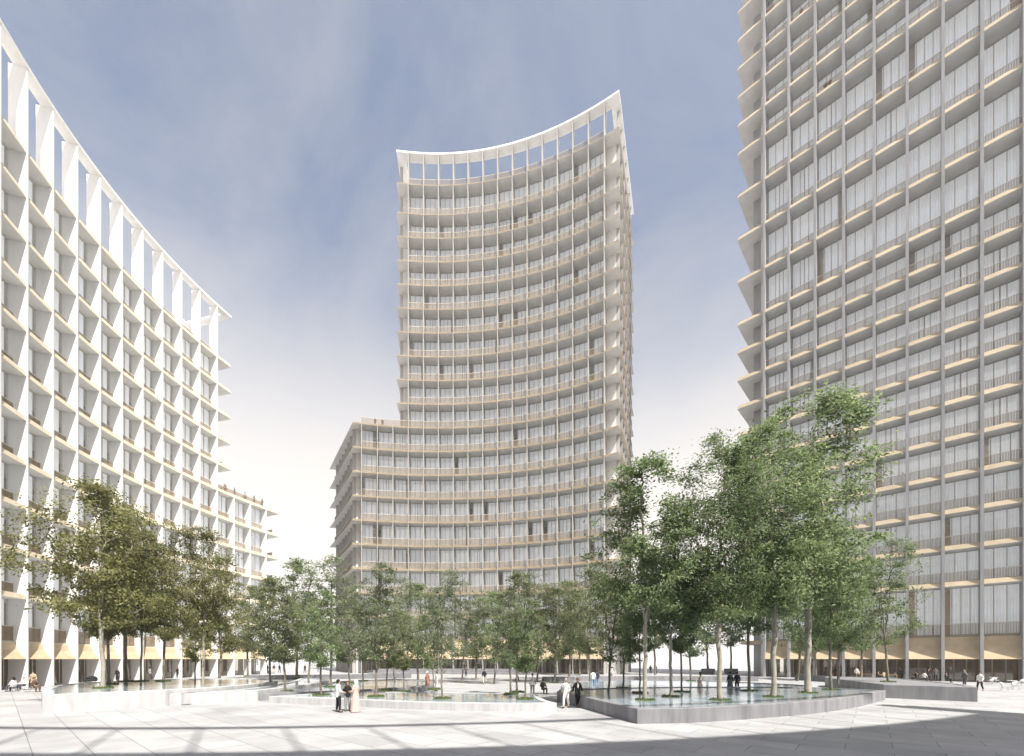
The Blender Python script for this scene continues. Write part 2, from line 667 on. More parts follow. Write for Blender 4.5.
    if stuff_rail.v:
        tag(sh(stuff_rail).obj('railing', [M['rail'], M['rail_top']], root), kind='stuff')
    # ground floor bays: shopfront and awning
    zc = levels[0] - band
    for ui in range(len(allu) - 1):
        u0, u1 = allu[ui] + .08, allu[ui + 1] - .08
        mb = MB()
        z1 = zc + .02
        for k in range(3):
            a0, a1 = k / 3, (k + 1) / 3
            if k == 0:
                plan_pts = None
        rows = [(.02, can_z), (d * .24, can_z + (z1 - can_z) * .36), (d * .46, can_z + (z1 - can_z) * .72), (d * .6, z1 + .35)]
        th = .05
        k = len(mb.v)
        for (v, z) in rows:
            for u in (u0, u1):
                p = plan.P(u, v)
                mb.v.append((p.x, p.y, z))
        for (v, z) in rows:
            for u in (u0, u1):
                p = plan.P(u, v + th)
                mb.v.append((p.x, p.y, z - .02))
        m = len(rows)
        for r in range(m - 1):
            mb.f.append((2 * r, 2 * r + 1, 2 * r + 3, 2 * r + 2))
            mb.f.append((2 * m + 2 * r, 2 * m + 2 * r + 2, 2 * m + 2 * r + 3, 2 * m + 2 * r + 1))
            mb.f.append((2 * r, 2 * r + 2, 2 * m + 2 * r + 2, 2 * m + 2 * r))
            mb.f.append((2 * r + 1, 2 * m + 2 * r + 1, 2 * m + 2 * r + 3, 2 * r + 3))
        mb.f += [(0, 2 * m, 2 * m + 1, 1), (2 * m - 2, 2 * m - 1, 4 * m - 1, 4 * m - 2)]
        mb.mi += [0] * len(mb.f)
        sh(mb).obj('awning', M['awning'], root)
    sp = shop_meshes(bay * 1.02, zc - .02, rnd, 0)
    spm = [sp[0].mesh('shopfront', M['glass_dark']), sp[1].mesh('frame', M['frame_light'])]
    for ui in range(len(allu) - 1):
        u = (allu[ui] + allu[ui + 1]) / 2
        o, x = plan.frame(u, d + ground_v)
        a = link('shopfront', spm[0], root)
        a.location = (o.x + off.x, o.y + off.y, 0)
        a.rotation_euler = (0, 0, math.atan2(x.y, x.x))
        link('frame', spm[1], a)
    # crown: ring beam carried by the fins
    mb = MB()
    plan.box(mb, ua - over, ub + over, -.1, (crown_d or d * .7) , crown, crown + .35)
    for s, f in zip((-1, 1), ends):
        if s < 0:
            plan.box(mb, ua - over, ua - over + d * .7, d * .7, D, crown, crown + .35)
        else:
            plan.box(mb, ub + over - d * .7, ub + over, d * .7, D, crown, crown + .35)
    sh(mb).obj('crown_beam', crown_mat or M['fin'], root)
    # penthouse behind the crown
    return root


D2 = 2.0
# left building -----------------------------------------------------------------
RL = 59.02
CL = (8.61, 58.71)
bl = R_(3.13) * RL
uL = lambda ang: R_(230 - ang) * RL
finsL = [uL(167.49 + 3.13 * k) for k in range(17, -4, -1)]
levL = [4.65] + [9.3 + 4.43 * k for k in range(11)]
planL = Plan(arc=(CL, RL, 230))
B_left = building(planL, 'white office tower on the left with deep fins and curved wall',
                  finsL, bl, finsL[0] - .6, uL(167.49) + .3, levL, 1.5, 16, 53.6, 61.6,
                  lip=.12, soffit=M['soffit_light'], curtain=M['curtain_extra_glow'], variants=(0, 4, 0, 4, 2), frame_mat=M['frame_light'], wing=(uL(167.49) + .3, finsL[-1] + .4, 6), edge=M['edge'], base_rail=1.5, seed=3, core_mat=M['core'], over=2.4, end_fin=.8)
# centre building -----------------------------------------------------------------
RC = 67.23
CC = (-15.34, 21.04)
bc = R_(2.607) * RC
uC = lambda ang: R_(110 - ang) * RC
finsC = [uC(61.15 + 2.607 * k) for k in range(16, -1, -1)]
levC = [6.8 + 4.87 * k for k in range(19)] + [100.5]
planC = Plan(arc=(CC, RC, 110), shear=((finsC[0] - 2, -.25), (finsC[3] - 2.4, .02), (finsC[-1], -.12)))
B_mid = building(planC, 'tallest curved tower at the centre with its open crown', finsC, bc,
                 uC(61.15 + 2.607 * 13) - 1.4, finsC[-1] + 1.9, levC, 2.4, 23, 100.5, 106.4,
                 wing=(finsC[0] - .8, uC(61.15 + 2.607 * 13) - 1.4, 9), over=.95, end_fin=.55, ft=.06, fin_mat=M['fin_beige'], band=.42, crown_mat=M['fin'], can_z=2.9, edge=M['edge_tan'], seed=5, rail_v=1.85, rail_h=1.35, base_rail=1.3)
# right building -----------------------------------------------------------------
t = Vector((17.5, -16.5)).normalized()
br = 24.05 / 7
finsR = [br * k for k in range(0, 13)]
levR = [6.0] + [12.85 + 4.7 * k for k in range(11)] + [67.05, 74.25, 81.45, 88.65] + [93.45 + 4.8 * k for k in range(8)]
planR = Plan(line=((41.0, 70.0), (t.x, t.y)))
B_right = building(planR, 'huge straight fronted tower on the right with grey fins', finsR, br, finsR[0] - 1.0, finsR[-1] + .6,
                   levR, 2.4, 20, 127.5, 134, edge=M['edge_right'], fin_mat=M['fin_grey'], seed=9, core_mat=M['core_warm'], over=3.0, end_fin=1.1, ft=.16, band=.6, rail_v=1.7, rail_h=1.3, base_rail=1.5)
# the fourth block of the group stands behind the photographer: its crown's shadow lies on the paving
bb = 3.35
RB = 80.0
finsB = [bb * k for k in range(0, 24)]
planB = Plan(arc=((8, 60.45), RB, -61.2))
B_back = building(planB, 'white curved tower standing behind the photographer', finsB, bb, finsB[0] + .3, finsB[-1] + .6,
                  levL[:-1] + [54.2], D2, 15, 54.2, 61.6, seed=11, parts=False, over=1.6, crown_d=.35)

# ------------------------------------------------------------------ ground, pools
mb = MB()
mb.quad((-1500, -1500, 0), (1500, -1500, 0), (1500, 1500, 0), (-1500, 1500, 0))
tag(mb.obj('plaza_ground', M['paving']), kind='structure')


def smooth_outline(pts, step=.6, closed=True):
    """pts: (x, y) or (x, y, 'c'); corners stay sharp, the rest is a Catmull-Rom curve"""
    n = len(pts)
    out = []
    rng = range(n) if closed else range(n - 1)
    for i in rng:
        p1, p2 = pts[i], pts[(i + 1) % n]
        c1, c2 = len(p1) > 2, len(p2) > 2
        v1, v2 = Vector(p1[:2]), Vector(p2[:2])
        v0 = v1 - (v2 - v1) if (c1 or (not closed and i == 0)) else Vector(pts[i - 1][:2])
        v3 = v2 + (v2 - v1) if (c2 or (not closed and i == n - 2)) else Vector(pts[(i + 2) % n][:2])
        k = max(1, int((v2 - v1).length / step))
        for j in range(k):
            s = j / k
            out.append(.5 * (2 * v1 + (v2 - v0) * s + (2 * v0 - 5 * v1 + 4 * v2 - v3) * s * s + (3 * v1 - v0 - 3 * v2 + v3) * s ** 3))
    if not closed:
        out.append(Vector(pts[-1][:2]))
    return out


def inset(poly, w):
    n = len(poly)
    area = sum(poly[i].x * poly[(i + 1) % n].y - poly[(i + 1) % n].x * poly[i].y for i in range(n))
    sgn = 1 if area > 0 else -1
    out = []
    for i in range(n):
        a, b = (poly[i] - poly[i - 1]).normalized(), (poly[(i + 1) % n] - poly[i]).normalized()
        na, nb = Vector((-a.y, a.x)) * sgn, Vector((-b.y, b.x)) * sgn
        m = (na + nb)
        m = m / max(.35, m.length_squared / 2) / 1.0
        out.append(poly[i] + m * w / 1.0 * (1 if True else 0) if m.length < 1.9 else poly[i] + m.normalized() * w * 1.4)
    return out


def face_up(mb, poly, z, mi=0):
    """fill a simple polygon at height z"""
    from mathutils.geometry import tessellate_polygon
    tri = tessellate_polygon([[Vector((p.x, p.y, 0)) for p in poly]])
    k = len(mb.v)
    mb.v += [(p.x, p.y, z) for p in poly]
    for a, b, c in tri:
        A, B, C = poly[a], poly[b], poly[c]
        if (B - A).cross(C - A) < 0:
            b, c = c, b
        mb.f.append((k + a, k + b, k + c))
        mb.mi.append(mi)


def ring(mb, outer, inner, z0, z1, zi, ch=.025):
    n = len(outer)
    mid = [o + (i - o).normalized() * ch for o, i in zip(outer, inner)]
    loops = [[(p.x, p.y, z0) for p in outer], [(p.x, p.y, z1 - ch) for p in outer], [(p.x, p.y, z1) for p in mid],
             [(p.x, p.y, z1) for p in inner], [(p.x, p.y, zi) for p in inner]]
    k = len(mb.v)
    for L in loops:
        mb.v += L
    for a in range(len(loops) - 1):
        for i in range(n):
            j = (i + 1) % n
            mb.f.append((k + a * n + i, k + a * n + j, k + (a + 1) * n + j, k + (a + 1) * n + i))
            mb.mi.append(0)


def pool(pts, h, label, mat, w=.42, water=True, step=.6):
    poly = smooth_outline(pts, step)
    ar = sum(poly[i].x * poly[(i + 1) % len(poly)].y - poly[(i + 1) % len(poly)].x * poly[i].y for i in range(len(poly)))
    if ar < 0:
        poly.reverse()
    inn = inset(poly, w)
    mb = MB()
    ring(mb, poly, inn, 0.0, h, .05 if water else h - .06)
    o = mb.obj('pool_basin' if water else 'planting_terrace', mat)
    tag(o, label, 'pool' if water else 'terrace', 'raised basins on the plaza')
    wm = MB()
    face_up(wm, inn, h - .035)
    if water:
        tag(wm.obj('pool_water', M['water']), kind='structure')
    else:
        wm.obj('paved_top', M['stone'], o)
    return o


pool([(-24.8, 22.7, 'c'), (-23, 24.6), (-21.35, 26.45, 'c'), (-19.8, 30.5), (-20.7, 38), (-26, 43, 'c'), (-33, 40), (-34.5, 34), (-30.6, 28.2)],
     1.0, 'tall white pool wall at the far left front, higher than its neighbour', M['stone_pale'])
pool([(-21.2, 26.6, 'c'), (-17.55, 29.65, 'c'), (-17.3, 36), (-19.2, 45), (-24, 49, 'c'), (-20.4, 38.5), (-19.5, 30.6)],
     .75, 'lower white pool wall stepping down right of the tallest left wall', M['stone_pale'])
pool([(-17.45, 29.75, 'c'), (-15.7, 30.9), (-11.5, 34), (-7.5, 40), (-10, 49, 'c'), (-15, 50), (-18.7, 46.5), (-17.0, 37)],
     .5, 'middle left pool under the slender trees, behind the low front rim', M['stone'])
pool([(-16, 28.3, 'c'), (-10.7, 26.6), (-6.4, 24.9), (-2.9, 24.05), (.6, 23.7), (2.5, 24.0, 'c'), (2.0, 26), (1.7, 31, 'c'), (-5, 31.6), (-12.2, 32.2)],
     .45, 'long low pool with a pale rim behind the three standing people', M['stone_pale'])
pool([(5.6, 19.2, 'c'), (8.4, 19.6), (12.8, 21.3), (16.2, 22.9), (20.5, 25.7), (26.4, 30.4, 'c'), (23, 34.2), (14, 34.4), (7, 33, 'c'), (3.2, 30), (4.1, 25.7)],
     .68, 'large grey pool with a sharp prow at the front right', M['stone'])
pool([(5, 37), (14, 36.2), (24, 37), (28, 42), (22, 50, 'c'), (12, 51), (6, 44)],
     .4, 'low round pool behind the large prow pool', M['stone'])
pool([(27.7, 32, 'c'), (31.4, 29, 'c'), (34.5, 33.4), (38.6, 44, 'c'), (33.5, 46)],
     1.0, 'grey paved terrace wall at the far right in front of the cafe', M['stone'], water=False)


def low_wall(pts, h, w, label, mat, name='low_wall', grp=None):
    c = smooth_outline(pts, .8, closed=False)
    L, Rr = [], []
    for i, p in enumerate(c):
        d = (c[min(i + 1, len(c) - 1)] - c[max(i - 1, 0)]).normalized()
        n = Vector((-d.y, d.x)) * w / 2
        L.append(p + n)
        Rr.append(p - n)
    poly = L + Rr[::-1]
    mb = MB()
    k = 0
    n = len(c)
    for z in (0.0, h):
        mb.v += [(p.x, p.y, z) for p in L] + [(p.x, p.y, z) for p in Rr]
    for i in range(n - 1):
        for q in ((i, i + 1, 2 * n + i + 1, 2 * n + i), (n + i + 1, n + i, 3 * n + i, 3 * n + i + 1), (2 * n + i, 2 * n + i + 1, 3 * n + i + 1, 3 * n + i), (i + 1, i, n + i, n + i + 1)):
            mb.f.append(q)
    mb.f += [(0, 2 * n, 3 * n, n), (n - 1, 2 * n - 1, 4 * n - 1, 3 * n - 1)]
    mb.mi = [0] * len(mb.f)
    o = mb.obj(name, mat)
    return tag(o, label, 'wall', grp)


low_wall([(30.6, 36.3), (35.6, 43), (39.6, 52), (39.8, 60)], .75, .7, 'dark curved bench wall sweeping back past the right terrace', M['stone_dark'])
low_wall([(-36.5, 60), (-30, 61.2), (-22, 63.5), (-15.5, 66)], .65, .8, 'long dark curved wall at the back between the left and centre towers', M['stone_dark'])
low_wall([(4, 56), (14, 57.5), (24, 58), (32, 56)], .6, .8, 'pale curved wall at the back right beyond the round pool', M['stone'])
for k, (h, v) in enumerate(((.35, -6.5), (.7, -5.3), (1.0, -4.1))):
    mb = MB()
    planC.box(mb, uC(90) - 14 + k * 1.2, uC(75) + 4 - k * 1.2, v, v + 1.18, 0, h)
    tag(mb.obj('stone_step', M['stone']), ['lowest grey stone step before the centre tower', 'middle grey stone step before the centre tower',
        'highest grey stone step before the centre tower'][k], 'step', 'steps before the centre tower')


# ------------------------------------------------------------------ trees
def tree_meshes(seed, H, crown_lo, rad, leaders, n_att, leaf_n, leaf_s, bulge=.5, r0=.2):
    rnd = random.Random(seed)
    nodes, par = [Vector((0, 0, 0))], [-1]

    def grow(i, target, wob, seg=.55):
        d = target - nodes[i]
        n = max(1, int(d.length / seg))
        p0 = nodes[i].copy()
        last = i
        for k in range(1, n + 1):
            p = p0 + d * (k / n)
            p.z += math.sin(PI * k / n) * d.length * .06
            if k < n:
                p += Vector((rnd.gauss(0, wob), rnd.gauss(0, wob), rnd.gauss(0, wob * .5)))
            nodes.append(p)
            par.append(last)
            last = len(nodes) - 1
        return last
    fork = crown_lo * H * rnd.uniform(.85, 1.0)
    f = grow(0, Vector((rnd.uniform(-.2, .2), rnd.uniform(-.2, .2), fork)), .03)
    for k in range(leaders):
        a = 2 * PI * (k + rnd.uniform(-.25, .25)) / leaders
        top = H * (rnd.uniform(.70, .88) if k else .95)
        sp = rad * (rnd.uniform(.3, .55) if k else .08)
        p1 = Vector((math.cos(a) * sp * .5, math.sin(a) * sp * .5, fork + (top - fork) * .45))
        g = grow(f, p1, .07)
        grow(g, Vector((math.cos(a) * sp, math.sin(a) * sp, top)), .09)
    att = []
    tries = 0
    ox = Vector((rnd.uniform(0, 99), rnd.uniform(0, 99), rnd.uniform(0, 99)))
    while len(att) < n_att and tries < 40000:
        tries += 1
        s = rnd.random()
        z = H * (crown_lo * .92 + (1 - crown_lo * .92) * s)
        prof = math.sqrt(max(0, 1 - ((s - .48) / .55) ** 2))
        r = rad * prof * math.sqrt(rnd.random())
        a = rnd.uniform(0, 2 * PI)
        lump = .75 + .45 * noise.noise(Vector((math.cos(a) * 1.5, math.sin(a) * 1.5, s * 3)) + ox)
        p = Vector((math.cos(a) * r * lump * 1.15, math.sin(a) * r * lump * 1.15, z))
        if noise.noise(p * (.55 * 13 / H) + ox) < .05:
            continue
        att.append(p)
    att.sort(key=lambda p: math.hypot(p.x, p.y) + abs(p.z - H * .5) * .2)
    tips = []
    A, filled = np.zeros((60000, 3)), 0
    for p in att:
        for i in range(filled, len(nodes)):
            A[i] = nodes[i]
        filled = len(nodes)
        Q = A[:filled]
        D = Q - np.array(p)
        dd = np.sqrt((D ** 2).sum(1))
        hz = np.hypot(D[:, 0], D[:, 1])
        dd = np.where(Q[:, 2] > p.z - .3 * hz, dd * 1.5, dd)
        dd[Q[:, 2] < fork * .8] = 1e9
        tips.append(grow(int(dd.argmin()), p, .05))
    w = [0.0] * len(nodes)
    for i in tips:
        w[i] += 1
    for i in range(len(nodes) - 1, 0, -1):
        w[par[i]] += max(w[i], .5)
    tot = w[0]
    rr = [max(.010, r0 * (x / tot) ** .45) for x in w]
    tb = MB()
    for i in range(1, len(nodes)):
        j = par[i]
        ra = rr[j] if w[j] < 1.6 * w[i] else min(rr[j], rr[i] * 1.3)
        if j == 0:
            ra *= 1.25
        tb.tube(nodes[j], nodes[i], ra, rr[i], 7 if rr[i] > .06 else 4, caps=False)
    cb = MB()
    per = max(6, leaf_n // len(tips))
    for i in tips:
        c = nodes[i]
        q = nodes[par[i]]
        cl = rnd.uniform(.15, .36) * rad / 3
        for k in range(int(per * rnd.uniform(.5, 1.5))):
            s = rnd.random()
            p = c.lerp(q, s * 1.2) + Vector((rnd.gauss(0, cl), rnd.gauss(0, cl), rnd.gauss(0, cl * .36)))
            ow = Vector((p.x, p.y, (p.z - H * .6) * .6))
            ow = ow.normalized() if ow.length > .01 else Vector((0, 0, 1))
            nrm = (ow * .7 + Vector((rnd.gauss(0, .5), rnd.gauss(0, .5), .65 + rnd.gauss(0, .3)))).normalized()
            a = nrm.orthogonal().normalized()
            b = nrm.cross(a)
            t = rnd.uniform(0, 2 * PI)
            a, b = a * math.cos(t) + b * math.sin(t), b * math.cos(t) - a * math.sin(t)
            L = leaf_s * rnd.uniform(.65, 1.35)
            W = L * .5
            cb.quad(p - a * L * .5, p + b * W * .5 - nrm * L * .08, p + a * L * .5, p - b * W * .5 - nrm * L * .08)
    return tb, cb, H


KINDS = {}
for key, args, bark in (
        ('broad', dict(seed=21, H=13.0, crown_lo=.33, rad=4.6, leaders=4, n_att=425, leaf_n=18000, leaf_s=.21, r0=.13), 'bark_pale'),
        ('broad2', dict(seed=52, H=13.0, crown_lo=.34, rad=3.8, leaders=3, n_att=391, leaf_n=16000, leaf_s=.21, r0=.14), 'bark'),
        ('tall', dict(seed=33, H=17.0, crown_lo=.33, rad=4.4, leaders=3, n_att=493, leaf_n=20500, leaf_s=.21, r0=.155), 'bark_pale'),
        ('tall2', dict(seed=47, H=15.0, crown_lo=.35, rad=3.7, leaders=4, n_att=408, leaf_n=16000, leaf_s=.21, r0=.13), 'bark_pale'),
        ('slim', dict(seed=61, H=9.0, crown_lo=.30, rad=2.6, leaders=3, n_att=255, leaf_n=7000, leaf_s=.17, r0=.085), 'bark'),
        ('slim2', dict(seed=75, H=9.0, crown_lo=.27, rad=2.8, leaders=4, n_att=272, leaf_n=7200, leaf_s=.17, r0=.085), 'bark'),
        ('airy', dict(seed=88, H=11.0, crown_lo=.29, rad=3.2, leaders=4, n_att=238, leaf_n=5600, leaf_s=.19, r0=.09), 'bark')):
    tb, cb, H = tree_meshes(**args)
    KINDS[key] = (tb.mesh('trunk', M[bark], True), cb.mesh('crown', M['leaf_green']), H)
mbt = MB()
rnd = random.Random(5)
mbt.lathe([(.58, -.06), (.56, .01), (.44, .05), (.2, .075), (.05, .085)], 18)
for k in range(240):
    a, r = rnd.uniform(0, 2 * PI), .56 * math.sqrt(rnd.random())
    x, y = r * math.cos(a), r * math.sin(a)
    h = rnd.uniform(.06, .17)
    t = rnd.uniform(0, 2 * PI)
    dx, dy = .02 * math.cos(t), .02 * math.sin(t)
    mbt.quad((x - dx, y - dy, .02), (x + dx, y + dy, .02), (x + rnd.uniform(-.06, .06), y + rnd.uniform(-.06, .06), h))
TURF = mbt.mesh('grass_islet', M['turf'])


def tree(kind, px, py, z, top_y, rz, leaf, label, wide=1.0, islet=True, bark=None, group='plaza trees'):
    p = at(px, py, z)
    H = (py - top_y) * p.y / F
    tm, cm, H0 = KINDS[kind]
    s = H / H0
    wide *= 1.0 if kind.startswith('broad') else (1.24 if kind.startswith('tall') else 1.06)
    root = empty('plaza_tree', p, R_(rz))
    tag(root, label, 'tree', group)
    tr = link('trunk', tm, root)
    cr = link('crown', cm, root)
    for o in (tr, cr):
        o.scale = (s * wide, s * wide, s)
    if bark:
        tr.material_slots[0].link = 'OBJECT'
        tr.material_slots[0].material = M[bark]
    cr.material_slots[0].link = 'OBJECT'
    cr.material_slots[0].material = M[leaf]
    if islet:
        link('grass_islet', TURF, root)
    return root


TREES = [
    # left group, in the tall white pool and the one stepping down from it
    ('broad', 103, 688, .97, 484, 200, 'leaf_olive', 'largest olive tree of the left group with a thick pale trunk', .92),
    ('broad2', 109.5, 684, .97, 535, 80, 'leaf_olive', 'dark slim trunked tree close behind the largest left tree', .75),
    ('broad2', 126, 681.5, .97, 520, 140, 'leaf_olive', 'olive tree just right of the largest left tree, behind it', .78),
    ('broad', 141, 681.3, .97, 530, 40, 'leaf_olive', 'olive tree midway between the largest left tree and the second tall left one', .62),
    ('broad2', 163, 681, .97, 545, 250, 'leaf_olive', 'olive tree with a kinked dark trunk left of the two people in black', .72),
    ('broad', 203, 688.5, .72, 529, 300, 'leaf_olive', 'second tall olive tree on the left with a narrow domed crown', .72),
    ('slim', 195, 684, .72, 600, 20, 'leaf_olive', 'thin small tree on a grass islet beside the narrow domed tree', .8),
    ('slim2', 219, 679.5, .72, 570, 100, 'leaf_olive', 'small dark tree right of the narrow domed olive tree', .95),
    ('slim', 248, 676, .5, 585, 60, 'leaf_mid', 'small tree in front of the low left wing near its corner', 1.0),
    # middle left
    ('slim2', 271, 688, .47, 578, 10, 'leaf_mid', 'forked dark stemmed tree at the left end of the low pool', .95),
    ('slim', 285.5, 691, .47, 585, 130, 'leaf_mid', 'straight slender tree right of the forked dark one', .95),
    ('slim2', 297, 679, .47, 560, 220, 'leaf_green', 'fresh green tree in the open gap beside the left building', 1.0),
    ('slim', 321, 695, .42, 590, 45, 'leaf_green', 'pale stemmed slender tree on an islet left of the standing trio', .9),
    ('airy', 331, 687, .47, 556, 330, 'leaf_pale', 'feathery pale tree before the left corner of the centre tower', .95),
    ('slim2', 350, 683, .47, 600, 280, 'leaf_mid', 'brownish tree behind the trio of standing people', .95),
    ('slim', 363, 681, .47, 606, 190, 'leaf_mid', 'small tree behind the pink dressed person', 1.0),
    ('slim', 376, 696.5, .42, 563, 350, 'leaf_pale', 'tree on a grass islet just right of the standing trio', .85),
    ('slim2', 386, 690, .42, 600, 75, 'leaf_mid', 'dark stemmed bushy tree behind the islet tree by the trio', .8),
    ('slim', 404, 691.5, .42, 612, 160, 'leaf_mid', 'thin leaning tree left of the tree in the middle of the low pool', .8),
    ('airy', 442.5, 698.5, .42, 568, 15, 'leaf_pale', 'airy tree on an islet in the middle of the low pool', .82),
    ('slim2', 434, 689, .42, 606, 245, 'leaf_green', 'dark stem tree behind the airy tree of the low pool', .8),
    ('slim', 511, 694, .42, 590, 100, 'leaf_pale', 'left stem of the green clump at the right end of the low pool', .9),
    ('slim2', 517, 692, .42, 573, 200, 'leaf_mid', 'bushy tree in the green clump at the right end of the low pool', .8),
    ('slim', 525, 699, .42, 600, 300, 'leaf_green', 'pale stemmed tree on the islet at the right end of the low pool', .9),
    ('slim2', 554, 683, 0, 588, 110, 'leaf_mid', 'tree with reddish leaves behind the walking pair', 1.0),
    ('airy', 608, 697, .2, 560, 210, 'leaf_mid', 'forked dark tree beside the passage right of the walking pair', .95),
    ('slim2', 623, 688, .64, 585, 30, 'leaf_green', 'small bushy tree between the passage and the prow pool', .85),
    ('airy', 395, 686, 0, 575, 66, 'leaf_pale', 'pale airy tree left of the airy tree, on the paving behind the low pool', .95, False),
    ('slim2', 418, 682, 0, 584, 12, 'leaf_green', 'green tree just left of the reddish dressed person', 1.1, False),
    ('airy', 462, 683, 0, 580, 250, 'leaf_pale', 'pale airy tree left of the lone black coat', .95, False),
    ('slim', 476, 680, 0, 598, 333, 'leaf_mid', 'low slender tree behind the lone black coat', 1.1, False),
    ('slim2', 494, 684, 0, 592, 141, 'leaf_green', 'green bushy tree right of the lone black coat', 1.0, False),
    ('airy', 537, 682, 0, 572, 190, 'leaf_pale', 'pale feathery tree above the sitter at the passage', 1.0, False),
    ('slim', 569, 680, 0, 582, 222, 'leaf_green', 'green tree directly behind the white suited walker', 1.1, False),
    ('airy', 590, 684, 0, 566, 81, 'leaf_mid', 'loose tree behind the white top and jeans', .95, False),
    ('slim2', 308, 681, .47, 592, 160, 'leaf_pale', 'pale low tree left of the feathery tree in the middle left pool', 1.1),
    # right group, in the prow pool
    ('tall2', 645, 700, .64, 462, 120, 'leaf_green', 'leftmost large tree of the prow pool with a straight pale trunk', .82),
    ('broad2', 640, 693, .64, 560, 310, 'leaf_green', 'dark trunk tree right behind the leftmost large tree', .6),
    ('tall2', 671, 696.5, .64, 520, 265, 'leaf_green', 'dark trunked tree between the two front pale trunks of the prow pool', .8),
    ('broad2', 682, 692, .64, 560, 20, 'leaf_green', 'low forked tree behind the dark trunk of the prow pool', .65),
    ('tall', 720, 700, .64, 440, 70, 'leaf_green', 'large pale trunked tree second from the left of the prow pool', .78),
    ('broad', 749, 691, .64, 500, 150, 'leaf_green', 'dark trunked spreading tree behind the two seated dark figures', .7, True, 'bark'),
    ('tall', 773, 697, .64, 428, 230, 'leaf_green', 'large pale trunked tree third from the left of the prow pool', .80),
    ('tall', 808, 693, .64, 400, 345, 'leaf_green', 'tallest tree of all with a thick pale trunk at the prow pool', .88),
    ('broad2', 831, 690, .64, 520, 55, 'leaf_green', 'forked dark tree right of the tallest tree', .7),
    ('slim2', 797, 681, .64, 560, 75, 'leaf_green', 'dark young tree far back behind the tallest tree', .9, False),
    ('slim', 838, 684, .64, 560, 175, 'leaf_green', 'curved thin tree at the back edge of the prow pool', .95, False),
    ('slim', 816, 680, 0, 570, 95, 'leaf_green', 'thin dark stem before the cafe awnings', .9, False),
    ('airy', 888, 682, .97, 536, 25, 'leaf_green', 'slender tree on the grey terrace, rightmost of all trees', .80),
    ('slim', 861, 682.5, 0, 560, 290, 'leaf_green', 'slim tree against the cafe front left of the terrace tree', .9, False),
    # far trees between the centre and right towers
    ('slim2', 579.5, 675.5, 0, 590, 0, 'leaf_pale', 'pale tree at the foot of the centre tower behind the passage', 1.0, False),
    ('slim', 655, 675, 0, 575, 140, 'leaf_pale', 'pale distant tree in the gap right of the centre tower', 1.0, False),
    ('slim', 691, 681, .36, 590, 44, 'leaf_green', 'small dark tree standing in the low round pool', 1.0),
]
for a in TREES:
    tree(*a)

# dark tubs with trees between the centre and right towers
for k, (px, lab) in enumerate(((708, 'dark tree tub on the left of the pair far behind the pools'), (731, 'dark tree tub on the right of the pair far behind the pools'))):
    p = at(px, 674, 0)
    mb = MB()
    prof = [(1.0, 0), (1.18, .08), (1.25, 1.0), (1.22, 1.03), (1.05, 1.03), (1.03, .9)]
    mb.lathe(prof, 20)
    o = mb.obj('tree_tub', M['stone_dark'])
    o.location = p
    tag(o, lab, 'planter', 'dark tree tubs')
    t2 = tree('slim', px, 674 - .9 * F / p.y, .9, 575 + 8 * k, 60 + 90 * k, 'leaf_green',
              ('slim tree growing out of the left dark tub', 'slim tree growing out of the right dark tub')[k], 1.0, False)


# ------------------------------------------------------------------ people
def skin_mesh(name, verts, edges, radii, root=0, sub=1):
    me = bpy.data.meshes.new(name)
    me.from_pydata(verts, edges, [])
    o = bpy.data.objects.new(name, me)
    col.objects.link(o)
    o.modifiers.new('skin', 'SKIN').use_smooth_shade = True
    s = o.modifiers.new('sub', 'SUBSURF')
    s.levels = s.render_levels = sub
    for i, r in enumerate(radii):
        sv = me.skin_vertices[0].data[i]
        sv.radius = r if isinstance(r, tuple) else (r, r)
        sv.use_root = (i == root)
    dg = bpy.context.evaluated_depsgraph_get()
    out = bpy.data.meshes.new_from_object(o.evaluated_get(dg))
    out.name = name
    bpy.data.objects.remove(o)
    bpy.data.meshes.remove(me)
    out.polygons.foreach_set('use_smooth', [True] * len(out.polygons))
    return out


